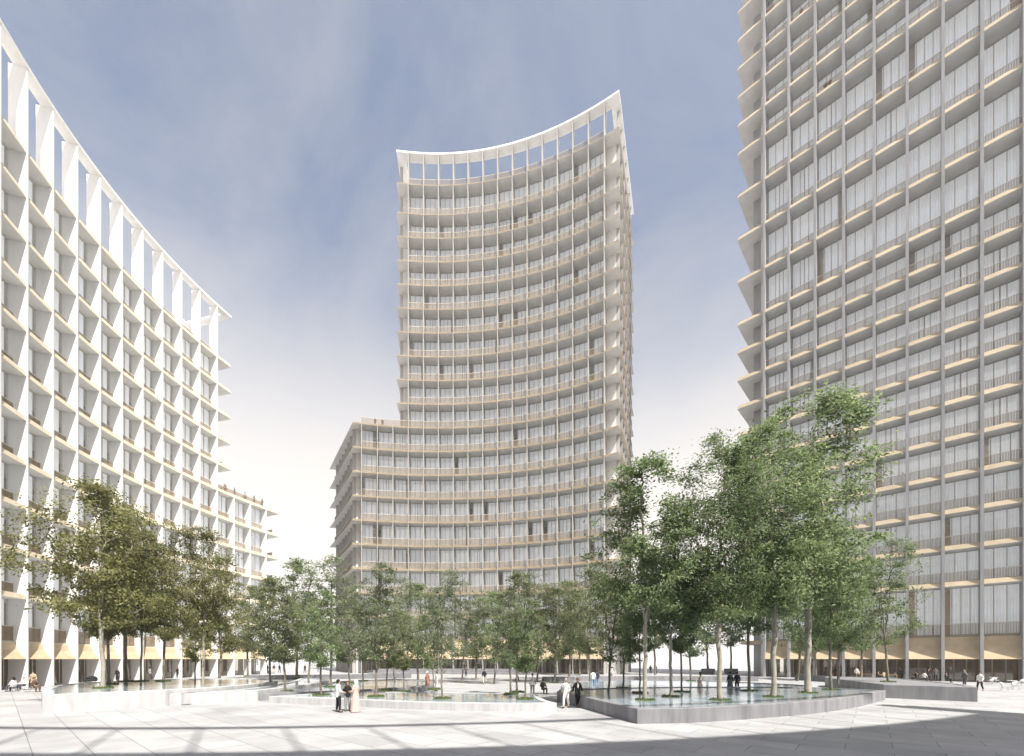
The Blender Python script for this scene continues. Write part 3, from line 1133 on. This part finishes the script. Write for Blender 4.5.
def pose_joints(kind):
    J = dict(pelvis=(0, 0, .95), spine=(0, .01, 1.13), chest=(0, .015, 1.33), neck=(0, .01, 1.48), jaw=(0, -.015, 1.565), head=(0, -.005, 1.645), crown=(0, .01, 1.72),
             nose=(0, -.105, 1.625))
    for s, n in ((-1, 'r'), (1, 'l')):
        J['sh' + n] = (s * .185, .01, 1.405)
        J['el' + n] = (s * .235, .03, 1.13)
        J['wr' + n] = (s * .245, -.05, .90)
        J['hip' + n] = (s * .09, 0, .91)
        J['kn' + n] = (s * .1, -.015, .50)
        J['an' + n] = (s * .105, .025, .09)
        J['toe' + n] = (s * .12, -.14, .035)
    if kind == 'talk':
        for s, n in ((-1, 'r'), (1, 'l')):
            J['el' + n] = (s * .235, -.0, 1.14)
            J['wr' + n] = (s * .16, -.24, 1.12)
    if kind == 'wide':
        for s, n in ((-1, 'r'), (1, 'l')):
            J['kn' + n] = (s * .15, -.01, .50)
            J['an' + n] = (s * .2, .02, .09)
            J['toe' + n] = (s * .23, -.14, .035)
            J['wr' + n] = (s * .2, -.2, 1.06)
            J['el' + n] = (s * .27, .03, 1.14)
    if kind == 'walk':
        J['knr'] = (-.1, -.16, .52); J['anr'] = (-.1, -.22, .10); J['toer'] = (-.11, -.38, .06)
        J['knl'] = (.1, .04, .50); J['anl'] = (.1, .27, .15); J['toel'] = (.11, .14, .035)
        J['elr'] = (-.235, .12, 1.15); J['wrr'] = (-.25, .12, .90)
        J['ell'] = (.235, -.04, 1.13); J['wrl'] = (.22, -.24, .98)
    if kind == 'sit':
        for k in list(J):
            x, y, z = J[k]
            J[k] = (x, y, z - .47)
        for s, n in ((-1, 'r'), (1, 'l')):
            J['hip' + n] = (s * .1, -.02, .46)
            J['kn' + n] = (s * .13, -.45, .49)
            J['an' + n] = (s * .13, -.42, .09)
            J['toe' + n] = (s * .14, -.58, .035)
            J['el' + n] = (s * .25, -.05, .68)
            J['wr' + n] = (s * .15, -.28, .60)
    return J


def chain(names, J, rad, verts, idx, edges, radii, grow=0.0):
    prev = None
    for n in names:
        if n not in idx:
            idx[n] = len(verts)
            verts.append(J[n])
            r = rad[n[:-1] if n[:-1] in ('sh', 'el', 'wr', 'hip', 'kn', 'an', 'toe') else n]
            radii.append(tuple(q + grow for q in r) if isinstance(r, tuple) else r + grow)
        if prev is not None:
            edges.append((idx[prev], idx[n]))
        prev = n


RAD = dict(pelvis=(.15, .115), spine=(.135, .10), chest=(.165, .115), neck=.055, jaw=(.062, .07), head=(.078, .095), crown=(.055, .06), nose=.012,
           sh=.062, el=.043, wr=.028, hip=.088, kn=.058, an=.040, toe=.034)
POSES = {}


def pose_meshes(kind):
    if kind in POSES:
        return POSES[kind]
    J = pose_joints(kind)
    v, i, e, r = [], {}, [], []
    chain(['pelvis', 'spine', 'chest', 'neck', 'jaw', 'head', 'crown'], J, RAD, v, i, e, r)
    chain(['head', 'nose'], J, RAD, v, i, e, r)
    for n in 'rl':
        chain(['chest', 'sh' + n, 'el' + n, 'wr' + n], J, RAD, v, i, e, r)
        chain(['pelvis', 'hip' + n, 'kn' + n, 'an' + n, 'toe' + n], J, RAD, v, i, e, r)
        s = -1 if n == 'r' else 1
        w = Vector(J['wr' + n])
        d = (w - Vector(J['el' + n])).normalized()
        side = d.cross(Vector((s, 0, .01))).normalized()
        palm = w + d * .075
        pi = len(v)
        v.append(tuple(palm)); r.append((.024, .036)); e.append((i['wr' + n], pi))
        for k, (off, ln) in enumerate(((-.030, .062), (-.010, .074), (.010, .070), (.030, .054))):
            b = palm + side * off + d * .03
            m = b + d * ln * .55
            t = m + d * ln * .45 + Vector((-s, 0, 0)) * .018
            q = len(v)
            v += [tuple(b), tuple(m), tuple(t)]
            r += [.009, .0085, .007]
            e += [(pi, q), (q, q + 1), (q + 1, q + 2)]
        tb = w + d * .035 - side * .032
        q = len(v)
        v += [tuple(tb), tuple(tb - side * .018 + d * .035)]
        r += [.011, .009]
        e += [(pi, q), (q, q + 1)]
    body = skin_mesh('person', v, e, r)
    v, i, e, r = [], {}, [], []
    px_, py_, pz_ = J['pelvis']
    JS = dict(J, collar=tuple(a * .2 + b * .8 for a, b in zip(J['chest'], J['neck'])), hem=(px_, py_, pz_ - (.02 if kind == 'sit' else .13)),
              yoke=tuple(a * .55 + b * .45 for a, b in zip(J['chest'], J['neck'])), waist=(px_, py_ + .005, pz_ + .11))
    RS = dict(RAD, collar=(.06, .056), hem=(.16, .13), yoke=(.125, .095), waist=(.135, .10))
    shb = MB()
    dz = -.47 if kind == 'sit' else 0
    prof = [(.82, .168, .128), (.95, .165, .122), (1.1, .152, .11), (1.25, .186, .124), (1.36, .196, .126), (1.42, .203, .112), (1.452, .172, .092), (1.476, .11, .078), (1.505, .066, .066)]
    if kind == 'sit':
        prof = prof[1:]
    for z, rx, ry in prof:
        for q in range(20):
            t = 2 * PI * q / 20
            shb.v.append((rx * math.cos(t), ry * math.sin(t) + .012, z + dz))
    for q in range(len(prof) - 1):
        for w_ in range(20):
            x = (w_ + 1) % 20
            shb.f.append((q * 20 + w_, q * 20 + x, q * 20 + 20 + x, q * 20 + 20 + w_))
            shb.mi.append(0)
    for n in 'rl':
        sj, ej, wj = Vector(J['sh' + n]), Vector(J['el' + n]), Vector(J['wr' + n])
        cuff = ej.lerp(wj, .92)
        sj = sj + Vector((.022 if n == 'r' else -.022, .004, -.022))
        shb.tube(sj, ej, .066, .058, 12)
        shb.tube(ej, cuff, .058, .045, 12)
        for c_, rr in ((sj, .0665), (ej, .0585)):
            bm = bmesh.new()
            bmesh.ops.create_uvsphere(bm, u_segments=12, v_segments=8, radius=rr)
            k_ = len(shb.v)
            bm.verts.index_update()
            shb.v += [tuple(w_.co + c_) for w_ in bm.verts]
            shb.f += [tuple(k_ + x.index for x in f_.verts) for f_ in bm.faces]
            shb.mi += [0] * len(bm.faces)
            bm.free()
    shirt = shb.mesh('shirt', cloth((.5, .5, .5)), True)
    v, i, e, r = [], {}, [], []
    if kind != 'sit':
        for n in 'rl':
            hx, hy, hz = J['hip' + n]
            JS['hip' + n] = (hx, hy, hz - .07)
    chain(['pelvis', 'waist'], JS, RS, v, i, e, r, .008)
    for n in 'rl':
        chain(['pelvis', 'hip' + n, 'kn' + n, 'an' + n], JS, RS, v, i, e, r, .022)
    trousers = skin_mesh('trousers', v, e, r)
    sb = MB()
    for n in 'rl':
        a, t = Vector(J['an' + n]), Vector(J['toe' + n])
        heel = a + Vector((0, .03, -.045))
        sb.tube(heel + Vector((0, 0, .0)), t + Vector((0, 0, .008)), .05, .042, 10)
    shoes = sb.mesh('shoes', cloth((.05, .05, .05)), True)
    h, c = Vector(J['head']), Vector(J['crown'])

    def cap(rx, ry, rz, drop, cy, long=0.0):
        bm = bmesh.new()
        bmesh.ops.create_uvsphere(bm, u_segments=14, v_segments=10, radius=1)
        for w_ in bm.verts:
            z = w_.co.z
            w_.co = Vector((w_.co.x * rx, w_.co.y * ry + cy, z * rz))
            if w_.co.y > .0 and z < 0:
                w_.co.z -= long
            if w_.co.y < -.02 and z < .25:
                w_.co.y = -.02
                w_.co.x *= .9
        for w_ in bm.verts:
            w_.co += h + Vector((0, .012, drop))
        me = bpy.data.meshes.new('hair')
        bm.to_mesh(me)
        bm.free()
        me.polygons.foreach_set('use_smooth', [True] * len(me.polygons))
        me.materials.append(cloth((.02, .016, .013)))
        return me
    hair = cap(.089, .107, .105, .022, .01)
    long_hair = cap(.097, .115, .115, .015, .018, .14)
    scarf = cap(.108, .128, .135, -.02, .012, .10)
    zb = J['pelvis'][2]
    mb = MB()
    if kind == 'sit':
        mb.lathe([(.17, zb - .02), (.16, zb + .2), (.18, zb + .38), (.08, zb + .5)], 16, sy=.72)
    else:
        prof = [(.30, .03), (.275, .3), (.235, .65), (.20, .9), (.155, 1.1), (.185, 1.33), (.19, 1.4), (.09, 1.49)]
        n = 28
        for (rr, z) in prof:
            for q in range(n):
                t = 2 * PI * q / n
                f = 1 + .055 * math.sin(7 * t) * max(0, (1.0 - z))
                mb.v.append((rr * f * math.cos(t), rr * f * .72 * math.sin(t) + .01, z))
        for a in range(len(prof) - 1):
            for q in range(n):
                j = (q + 1) % n
                mb.f.append((a * n + q, a * n + j, (a + 1) * n + j, (a + 1) * n + q))
        mb.mi = [0] * len(mb.f)
    dress = mb.mesh('dress', cloth((.5, .5, .5)), True)
    eb = MB()
    for s in (-1, 1):
        bm = bmesh.new()
        bmesh.ops.create_icosphere(bm, subdivisions=1, radius=.011)
        k = len(eb.v)
        eb.v += [tuple(w_.co + h + Vector((s * .031, -.083, .005))) for w_ in bm.verts]
        eb.f += [tuple(k + x.index for x in f_.verts) for f_ in bm.faces]
        eb.mi += [0] * len(bm.faces)
        bm.free()
    eyes = eb.mesh('eyes', cloth((.03, .02, .02)))
    for me, m in ((body, SKIN[0]), (shirt, cloth((.5, .5, .5))), (trousers, cloth((.1, .1, .1)))):
        me.materials.clear()
        me.materials.append(m)
    POSES[kind] = dict(body=body, shirt=shirt, trousers=trousers, shoes=shoes, hair=hair, long_hair=long_hair, scarf=scarf, dress=dress, eyes=eyes)
    return POSES[kind]


def set_mat(o, m):
    o.material_slots[0].link = 'OBJECT'
    o.material_slots[0].material = m


BLACK, WHITE, GREY, DGREY, NAVY, TAN, PINK, BLUE, RED, BEIGE, BROWN = (.018, .018, .02), (.78, .77, .75), (.33, .33, .34), (.10, .10, .11), (.03, .04, .075), (.50, .38, .26), (.66, .46, .41), (.20, .28, .42), (.42, .12, .09), (.6, .53, .45), (.12, .075, .05)


def person(pose, p, rz, label, top=GREY, legs=BLACK, hair=(.02, .016, .013), style='hair', height=1.75, dress=None, skin=0, group='people on the plaza'):
    pm = pose_meshes(pose)
    o = link('person', pm['body'])
    o.location = p
    o.rotation_euler = (0, 0, R_(rz))
    k = height / 1.75
    o.scale = (k, k, k)
    set_mat(o, SKIN[skin])
    tag(o, label, 'person', group)
    parts = [('hair' if style != 'scarf' else 'headscarf', style, hair), ('shirt', 'shirt', top), ('shoes', 'shoes', (.05, .045, .04)), ('eyes', 'eyes', (.03, .02, .02))]
    if dress:
        parts.append(('dress', 'dress', dress))
    if not dress or pose == 'sit':
        parts.append(('trousers', 'trousers', legs))
    for nm, key, c in parts:
        q = link(nm, pm[key], o)
        set_mat(q, cloth(c))
    return o


# rotation 0 faces the camera; 180 faces away
def under(plan, px, v):
    """ground point on a pixel column, v metres inside the front edge of a building"""
    best, bp = 1e9, None
    for k in range(0, 700):
        u = -5 + k * .15
        q = plan.P(u, v)
        if q.y > 5:
            e = abs(CX + F * q.x / q.y - px)
            if e < best:
                best, bp = e, q
    return (bp.x, bp.y, 0)


G3 = 'trio talking on the open paving'
person('wide', at(338.5, 712.3), 135, 'person in a white shirt and black trousers, seen from behind, left of the trio', WHITE, BLACK, group=G3, height=1.78)
person('talk', at(347.6, 711.2), 20, 'person in a black top and grey trousers between the white shirt and the pink dress', BLACK, GREY, hair=(.12, .06, .03), style='long_hair', height=1.68, group=G3)
person('talk', at(355.6, 712.2), 250, 'person in a long pink dress and white headscarf', PINK, PINK, hair=(.72, .68, .62), style='scarf', height=1.77, dress=PINK, group=G3)
GP = 'pair walking out of the passage'
person('walk', at(566, 708), -20, 'person in an all white suit walking beside a black suit', WHITE, WHITE, hair=(.5, .42, .3), group=GP, height=1.74)
suit = person('walk', at(577.5, 707.3), 8, 'person in a black suit with a white shirt front', BLACK, BLACK, hair=(.35, .25, .15), group=GP, height=1.76)
mb = MB()
rows = [(1.478, .035, -.078), (1.42, .05, -.112), (1.36, .05, -.126), (1.25, .035, -.124), (1.14, .006, -.114)]
for z, hw, y in rows:
    mb.v += [(-hw, y, z), (hw, y, z), (-hw, y + .02, z), (hw, y + .02, z)]
for k in range(4):
    o_ = 4 * k
    for q in ((0, 4, 5, 1), (2, 3, 7, 6), (0, 2, 6, 4), (1, 5, 7, 3)):
        mb.f.append(tuple(o_ + x for x in q))
mb.mi = [0] * len(mb.f)
mb.obj('shirt_front', cloth(WHITE), suit)
person('stand', at(532.5, 695), 180, 'person in a grey jacket walking away behind the passage', GREY, DGREY)
person('sit', at(543, 694.5) , 150, 'person in black sitting at the passage edge', BLACK, BLACK)
person('walk', at(593, 687), 180, 'person in white top and jeans left of a darker companion at mid distance', WHITE, BLUE)
person('stand', at(597, 686.5), 200, 'person in dark top beside the white topped person at mid distance', NAVY, BLUE)
person('stand', at(427.5, 690.5), 60, 'person in a reddish dress with pale hair behind the low pool', RED, RED, hair=(.7, .68, .66), dress=(.4, .2, .15), style='long_hair')
person('stand', at(436.5, 691), 300, 'person all in white beside the reddish dress behind the low pool', WHITE, WHITE)
person('walk', at(484.3, 684), 0, 'person in black coat alone on the bright middle paving', BLACK, BEIGE)
person('stand', at(700, 691.5), 200, 'person in pale beige standing by the prow pool between two trunks', BEIGE, BEIGE, dress=BEIGE, style='long_hair')
person('stand', at(730, 691.5), 180, 'broader dark dressed person of two behind the prow pool', BLACK, BLACK, dress=DGREY)
person('stand', at(737, 691.5), 170, 'slimmer dark dressed person of two behind the prow pool', BLACK, BLACK)
person('walk', at(980, 690.8), -70, 'person in a white shirt and black trousers striding past the terrace end', WHITE, BLACK)
person('stand', at(964.5, 686.5), 90, 'person in a grey jacket standing behind the terrace end', DGREY, DGREY, hair=(.3, .25, .2))
person('sit', at(946, 682.5), 60, 'person in black reclining low behind the terrace', BLACK, BLACK)
person('stand', under(planR, 929.5, -0.6), 30, 'person in black, left one of two standing before the shopfront', BLACK, BLACK)
person('stand', under(planR, 934.8, -0.6), 330, 'person in black, right one of two standing before the shopfront', DGREY, BLACK)
GC = 'cafe guests under the awnings'
person('sit', under(planR, 917, -0.8), 250, 'seated cafe guest in black beside the white shirted guest', BLACK, BLACK, group=GC)
person('sit', under(planR, 924.5, -1.2), 110, 'seated cafe guest in a white shirt', WHITE, DGREY, group=GC)
person('stand', under(planR, 901.5, 0.6), 70, 'waiter in black alone before the grey shop door', BLACK, BLACK, group=GC)
person('stand', under(planR, 873, 0.2), 80, 'person in black between the two cafe tables', BLACK, BLACK, group=GC)
person('sit', under(planR, 879, 0.4), 40, 'seated cafe guest in brown at the right wooden table', BROWN, BLACK, group=GC)
person('sit', under(planR, 859, 0.3), 300, 'seated cafe guest in beige at the left wooden table', BEIGE, BROWN, group=GC)
person('stand', under(planR, 843.5, 0.2), 100, 'person all in navy standing before the cafe', NAVY, NAVY, group=GC)
person('stand', under(planR, 835, 0.6), 200, 'person in black left of the navy one before the cafe', BLACK, BLACK, group=GC)
person('sit', under(planR, 829.5, 0.3), 60, 'seated cafe guest in an orange red top', (.55, .2, .12), BROWN, group=GC)
GL = 'people before the left building'
person('sit', at(13.5, 691.5), -90, 'seated person in a white shirt with dark hair at the left table', WHITE, DGREY, style='long_hair', group=GL)
person('sit', at(24, 690), 0, 'seated person in a white top and navy trousers, middle of the left table', WHITE, NAVY, hair=(.6, .55, .5), group=GL)
person('sit', at(34, 692), 80, 'seated person in dark brown at the right side of the left table', BROWN, BROWN, group=GL)
person('stand', at(33, 689.3), 20, 'standing person in a tan top behind the left table', TAN, BROWN, group=GL)
person('stand', under(planL, 117, 0.3), 0, 'person in a black suit facing out before the left awnings', BLACK, BLACK, group=GL)
person('stand', under(planL, 178, 0.5), 60, 'left one of two dark people under the left awnings', BLACK, BLACK, group=GL)
person('stand', under(planL, 182, 0.2), 280, 'right one of two people under the left awnings, brown coat', BROWN, DGREY, group=GL)
GG = 'people in the gap beside the left building'
person('walk', at(267.5, 673.2), 90, 'leftmost dark walker in the bright gap', BLACK, BLACK, group=GG)
person('stand', at(274, 672.8), 20, 'brown dressed person in the bright gap between two dark ones', BROWN, BEIGE, group=GG)
person('walk', at(279.5, 673), 180, 'broad dark walker right of the brown dressed one in the bright gap', BLACK, DGREY, group=GG)
person('walk', at(305, 673), 0, 'lone dark walker apart on the right of the bright gap', BLACK, BLACK, group=GG)
person('stand', at(318, 672), 120, 'distant person in brown behind the fresh green tree', BROWN, DGREY, group=GG)
person('walk', at(650.5, 674), 160, 'left one of two dark walkers in the gap right of the centre tower', BLACK, NAVY)
person('stand', at(656, 674), 20, 'right one of two dark people in the gap right of the centre tower', DGREY, BLACK)
person('walk', at(517, 681), 90, 'person in a pale top crossing behind the green clump', BEIGE, NAVY)
person('stand', at(466, 676.5), 0, 'person in dark grey near the steps of the centre tower', DGREY, BLACK)
person('walk', at(612, 679), 250, 'person in a white coat far behind the forked dark tree', WHITE, GREY)
person('stand', under(planR, 856, .1), 300, 'standing cafe guest in white at the left wooden table', WHITE, BROWN, group=GC)
person('sit', under(planR, 884, -.5), 200, 'seated cafe guest in tan at the near side of the right wooden table', TAN, BLACK, group=GC)
person('sit', under(planR, 895, .5), 10, 'seated cafe guest in grey at the far end of the right wooden table', GREY, BLACK, group=GC)
person('stand', under(planL, 150, .6), 100, 'person in grey half hidden behind the left trunks', GREY, DGREY, group=GL)
# on roofs and balconies
z_ = levL[6]
for k, (du, c, lab) in enumerate(((1.4, BROWN, 'person in brown at the tower end of the left roof terrace'), (3.2, BLACK, 'person in black second on the left roof terrace'),
                                  (5.2, GREY, 'person in grey in the middle of the left roof terrace'), (7.0, BROWN, 'person in brown near the corner of the left roof terrace'),
                                  (8.6, DGREY, 'person in dark grey at the outer corner of the left roof terrace'))):
    q = planL.P(uL(167.49) + 1.2 + du, 1.25)
    person('stand', (q.x, q.y, z_), 60 + 70 * k, lab, c, DGREY, group='people on the left roof terrace')
z_ = levC[9]
for k, (du, lab) in enumerate(((4.6, 'dark person left of the bay on the wing roof of the centre tower'), (6.0, 'dark person nearer the tower on the wing roof'))):
    q = planC.P(finsC[0] - 2 + du, 1.2)
    person('stand', (q.x, q.y, z_), 40 * k, lab, BLACK, BLACK, group='people on the centre roof terrace')
for (u, i, lab) in ((br * 2.35, 15, 'person in black leaning out on a balcony of the right tower'), (br * 2.5, 15, 'person in brown on the same right tower balcony'),
                    (br * 1.45, 18, 'person high on a left hand balcony of the right tower')):
    q = planR.P(u, 1.0)
    person('talk', (q.x, q.y, levR[i]), -45, lab, BLACK if 'black' in lab else BROWN, DGREY, group='people on the right tower balconies')


# ------------------------------------------------------------------ furniture
def chair_meshes():
    s = MB()
    s.lathe([(.19, .425), (.235, .445), (.245, .47), (.2, .462)], 16)
    b = MB()
    n = 12
    for i in range(n + 1):
        t = R_(20 + 140 * i / n)
        for r, z in ((.235, .45), (.27, .62), (.285, .78), (.265, .78), (.25, .62), (.215, .46)):
            zz = z - .14 * abs(math.cos(t)) ** 2 * (z - .45) / .33
            b.v.append((r * math.cos(t), r * math.sin(t), zz))
    for i in range(n):
        for a in range(6):
            c = (a + 1) % 6
            b.f.append((6 * i + a, 6 * i + c, 6 * i + 6 + c, 6 * i + 6 + a))
    b.f += [tuple(range(6)), tuple(reversed(range(6 * n, 6 * n + 6)))]
    b.mi = [0] * len(b.f)
    legs = []
    for sx in (-1, 1):
        for sy in (-1, 1):
            L = MB()
            L.tube((sx * .13, sy * .13, .44), (sx * .23, sy * .23, 0), .014, .01, 8)
            legs.append(L.mesh('leg', M['steel'], True))
    return s.mesh('seat', M['white_plastic'], True), b.mesh('backrest', M['white_plastic'], True), legs


CH = chair_meshes()


def chair(p, rz, label, group='white cafe chairs'):
    r = empty('cafe_chair', p, R_(rz))
    tag(r, label, 'chair', group)
    link('seat', CH[0], r)
    link('backrest', CH[1], r)
    for l in CH[2]:
        link('leg', l, r)


tt, tl = MB(), MB()
tt.lathe([(.36, .715), (.375, .725), (.375, .74), (.36, .745)], 24)
tl.lathe([(.24, 0), (.24, .02), (.035, .05), (.03, .3), (.03, .7), (.12, .715)], 16)
TT = (tt.mesh('tabletop', M['white_plastic'], True), tl.mesh('pedestal', M['steel'], True))


def table(p, label, group='round white tables'):
    r = empty('round_table', p)
    tag(r, label, 'table', group)
    link('tabletop', TT[0], r)
    link('pedestal', TT[1], r)


table(at(22, 692), 'round white table between the seated people on the left')
chair(at(12.5, 691.5), -90, 'white chair under the seated person in a white shirt, left table')
chair(at(24, 689.6), 0, 'white chair under the middle sitter of the left table')
chair(at(35, 692), 80, 'white chair under the sitter in dark brown, left table')
for px, py, rz, lab in ((990, 685, 200, 'white shell chair nearest the striding person'), (996, 684.2, 80, 'white shell chair beside the nearest cafe chair, further back'),
                        (1004.5, 690.5, 30, 'white shell chair with splayed legs standing out in front'), (1016, 689.6, 300, 'white shell chair near the right edge, front row'),
                        (1021, 686, 180, 'white shell chair near the right edge, back row')):
    chair(at(px, py), rz, lab)
table(at(1012, 688), 'round white table among the right hand chairs')
table(at(993.5, 683.6), 'round white table between the two rear right hand chairs')


def wood_table(p, rz, label):
    r = empty('wooden_table', p, R_(rz))
    tag(r, label, 'table', 'long wooden cafe tables')
    a = MB()
    a.box(-.95, .95, -.4, .4, .72, .77)
    a.obj('tabletop', M['wood'], r)
    for sx in (-1, 1):
        for sy in (-1, 1):
            L = MB()
            L.box(sx * .88 - .04, sx * .88 + .04, sy * .33 - .04, sy * .33 + .04, 0, .715)
            L.obj('leg', M['wood'], r)


wood_table(under(planR, 864, .2), -43, 'long wooden cafe table on the left under the awning')
wood_table(under(planR, 889, .2), -43, 'long wooden cafe table on the right under the awning')
# pram parked by the left building
pr = empty('pram', at(92, 685.5), R_(40))
tag(pr, 'dark hooded pram parked before the left awnings', 'pram')
a = MB()
a.lathe([(.26, .45), (.34, .55), (.37, .72), (.35, .72)], 18, sx=1.35)
a.obj('basket', cloth((.03, .03, .035)), pr, True)
a = MB()
a.lathe([(.37, .725), (.35, .85), (.26, .98), (.12, 1.05), (.02, 1.06)], 18, sx=1.2)
a.obj('hood', cloth((.02, .02, .022)), pr, True)
for sx in (-1, 1):
    for sy in (-1, 1):
        w_ = MB()
        w_.tube((sx * .34, sy * .27, .15), (sx * .34, sy * .31, .15), .15, .15, 16)
        w_.obj('wheel', cloth((.03, .03, .03)), pr)
a = MB()
a.tube((-.34, -.25, .15), (.34, -.25, .45), .015, .015)
a.tube((-.34, .25, .15), (.34, .25, .45), .015, .015)
a.tube((.34, -.25, .15), (-.34, -.25, .45), .015, .015)
a.tube((.34, .25, .15), (-.34, .25, .45), .015, .015)
a.obj('chassis', M['steel'], pr)
for s in (-1, 1):
    a = MB()
    a.tube((.4, s * .2, .6), (.72, s * .2, .98), .014, .014)
    if s > 0:
        a.tube((.72, -.22, .98), (.72, .22, .98), .02, .02)
    a.obj('push_handle', M['steel'], pr)

# ------------------------------------------------------------------ air
HZ = MB()
HZ.box(-1600, 1600, -1600, 1600, -1, 137)
m = bpy.data.materials.new('haze')
m.use_nodes = True
nt = m.node_tree
nt.nodes.clear()
out = nt.nodes.new('ShaderNodeOutputMaterial')
pv = nt.nodes.new('ShaderNodeVolumePrincipled')
pv.inputs['Color'].default_value = (.98, .98, 1, 1)
pv.inputs['Density'].default_value = .00042
pv.inputs['Anisotropy'].default_value = .2
nt.links.new(pv.outputs[0], out.inputs['Volume'])
tag(HZ.obj('haze', m), kind='stuff')

# ------------------------------------------------------------------ light, sky, camera
world = bpy.data.worlds.new('World')
scene.world = world
world.use_nodes = True
nt = world.node_tree
bg = nt.nodes['Background']
sky = nt.nodes.new('ShaderNodeTexSky')
sky.sky_type = 'NISHITA'
sky.sun_disc = False
sky.sun_elevation = R_(SUN_EL)
sky.sun_rotation = R_(180 - SUN_AZ)
sky.air_density = 1.0
sky.dust_density = 3.0
sky.ozone_density = 1.6
tc = nt.nodes.new('ShaderNodeTexCoord')
sep = nt.nodes.new('ShaderNodeSeparateXYZ')
nt.links.new(tc.outputs['Generated'], sep.inputs[0])
# clouds: noise on a plane high above, so that they shrink towards the horizon
dv = N(nt, 'ShaderNodeMath', operation='ADD')
dv.inputs[1].default_value = .18
nt.links.new(sep.outputs['Z'], dv.inputs[0])
vd = N(nt, 'ShaderNodeVectorMath', operation='DIVIDE')
cmb = nt.nodes.new('ShaderNodeCombineXYZ')
for k in range(3):
    nt.links.new(dv.outputs[0], cmb.inputs[k])
nt.links.new(tc.outputs['Generated'], vd.inputs[0])
nt.links.new(cmb.outputs[0], vd.inputs[1])
nz = N(nt, 'ShaderNodeTexNoise', Scale=2.3, Detail=9, Roughness=.62, Distortion=.6)
nt.links.new(vd.outputs[0], nz.inputs['Vector'])
cl = nt.nodes.new('ShaderNodeMapRange')
cl.inputs['From Min'].default_value = .30
cl.inputs['From Max'].default_value = .70
cl.inputs['To Max'].default_value = .9
nt.links.new(nz.outputs['Fac'], cl.inputs['Value'])
mx = N(nt, 'ShaderNodeMix', data_type='RGBA')
nt.links.new(cl.outputs[0], mx.inputs[0])
nt.links.new(sky.outputs[0], mx.inputs[6])
mx.inputs[7].default_value = (2.3, 2.52, 3.02, 1)
veil = nt.nodes.new('ShaderNodeMapRange')
veil.interpolation_type = 'SMOOTHERSTEP'
veil.inputs['From Min'].default_value = .80
veil.inputs['From Max'].default_value = .22
nt.links.new(sep.outputs['Z'], veil.inputs['Value'])
mv = N(nt, 'ShaderNodeMix', data_type='RGBA')
nt.links.new(veil.outputs[0], mv.inputs[0])
nt.links.new(mx.outputs[2], mv.inputs[6])
mv.inputs[7].default_value = (5.75, 5.40, 5.05, 1)
nt.links.new(mv.outputs[2], bg.inputs['Color'])
bg.inputs['Strength'].default_value = .080

sun = bpy.data.lights.new('Sun', 'SUN')
sun.energy = 3.6
sun.angle = R_(.35)
sun.color = (1, .95, .87)
so = link('Sun', sun)
dirv = Vector((math.sin(R_(SUN_AZ)) * math.cos(R_(SUN_EL)), -math.cos(R_(SUN_AZ)) * math.cos(R_(SUN_EL)), math.sin(R_(SUN_EL))))
so.rotation_euler = dirv.to_track_quat('Z', 'Y').to_euler()
so.location = (30, -40, 160)

cam = bpy.data.cameras.new('Camera')
cam.sensor_width = 36
cam.lens = F / 1024 * 36
cam.shift_y = (HY - 378) / 1024
cam.clip_start = .1
cam.clip_end = 5000
co = link('Camera', cam)
co.location = (0, 0, EYE)
co.rotation_euler = (R_(90), 0, 0)
scene.camera = co
scene.view_settings.view_transform = 'Standard'
scene.view_settings.look = 'None'
scene.view_settings.gamma = 1
scene.view_settings.exposure = 1.22
cy = scene.cycles
cy.use_denoising = True
cy.max_bounces = 8
cy.diffuse_bounces = 4
cy.transparent_max_bounces = 16
cy.volume_bounces = 2
cy.volume_step_rate = 4
cy.caustics_reflective = cy.caustics_refractive = False
cy.sample_clamp_indirect = 6
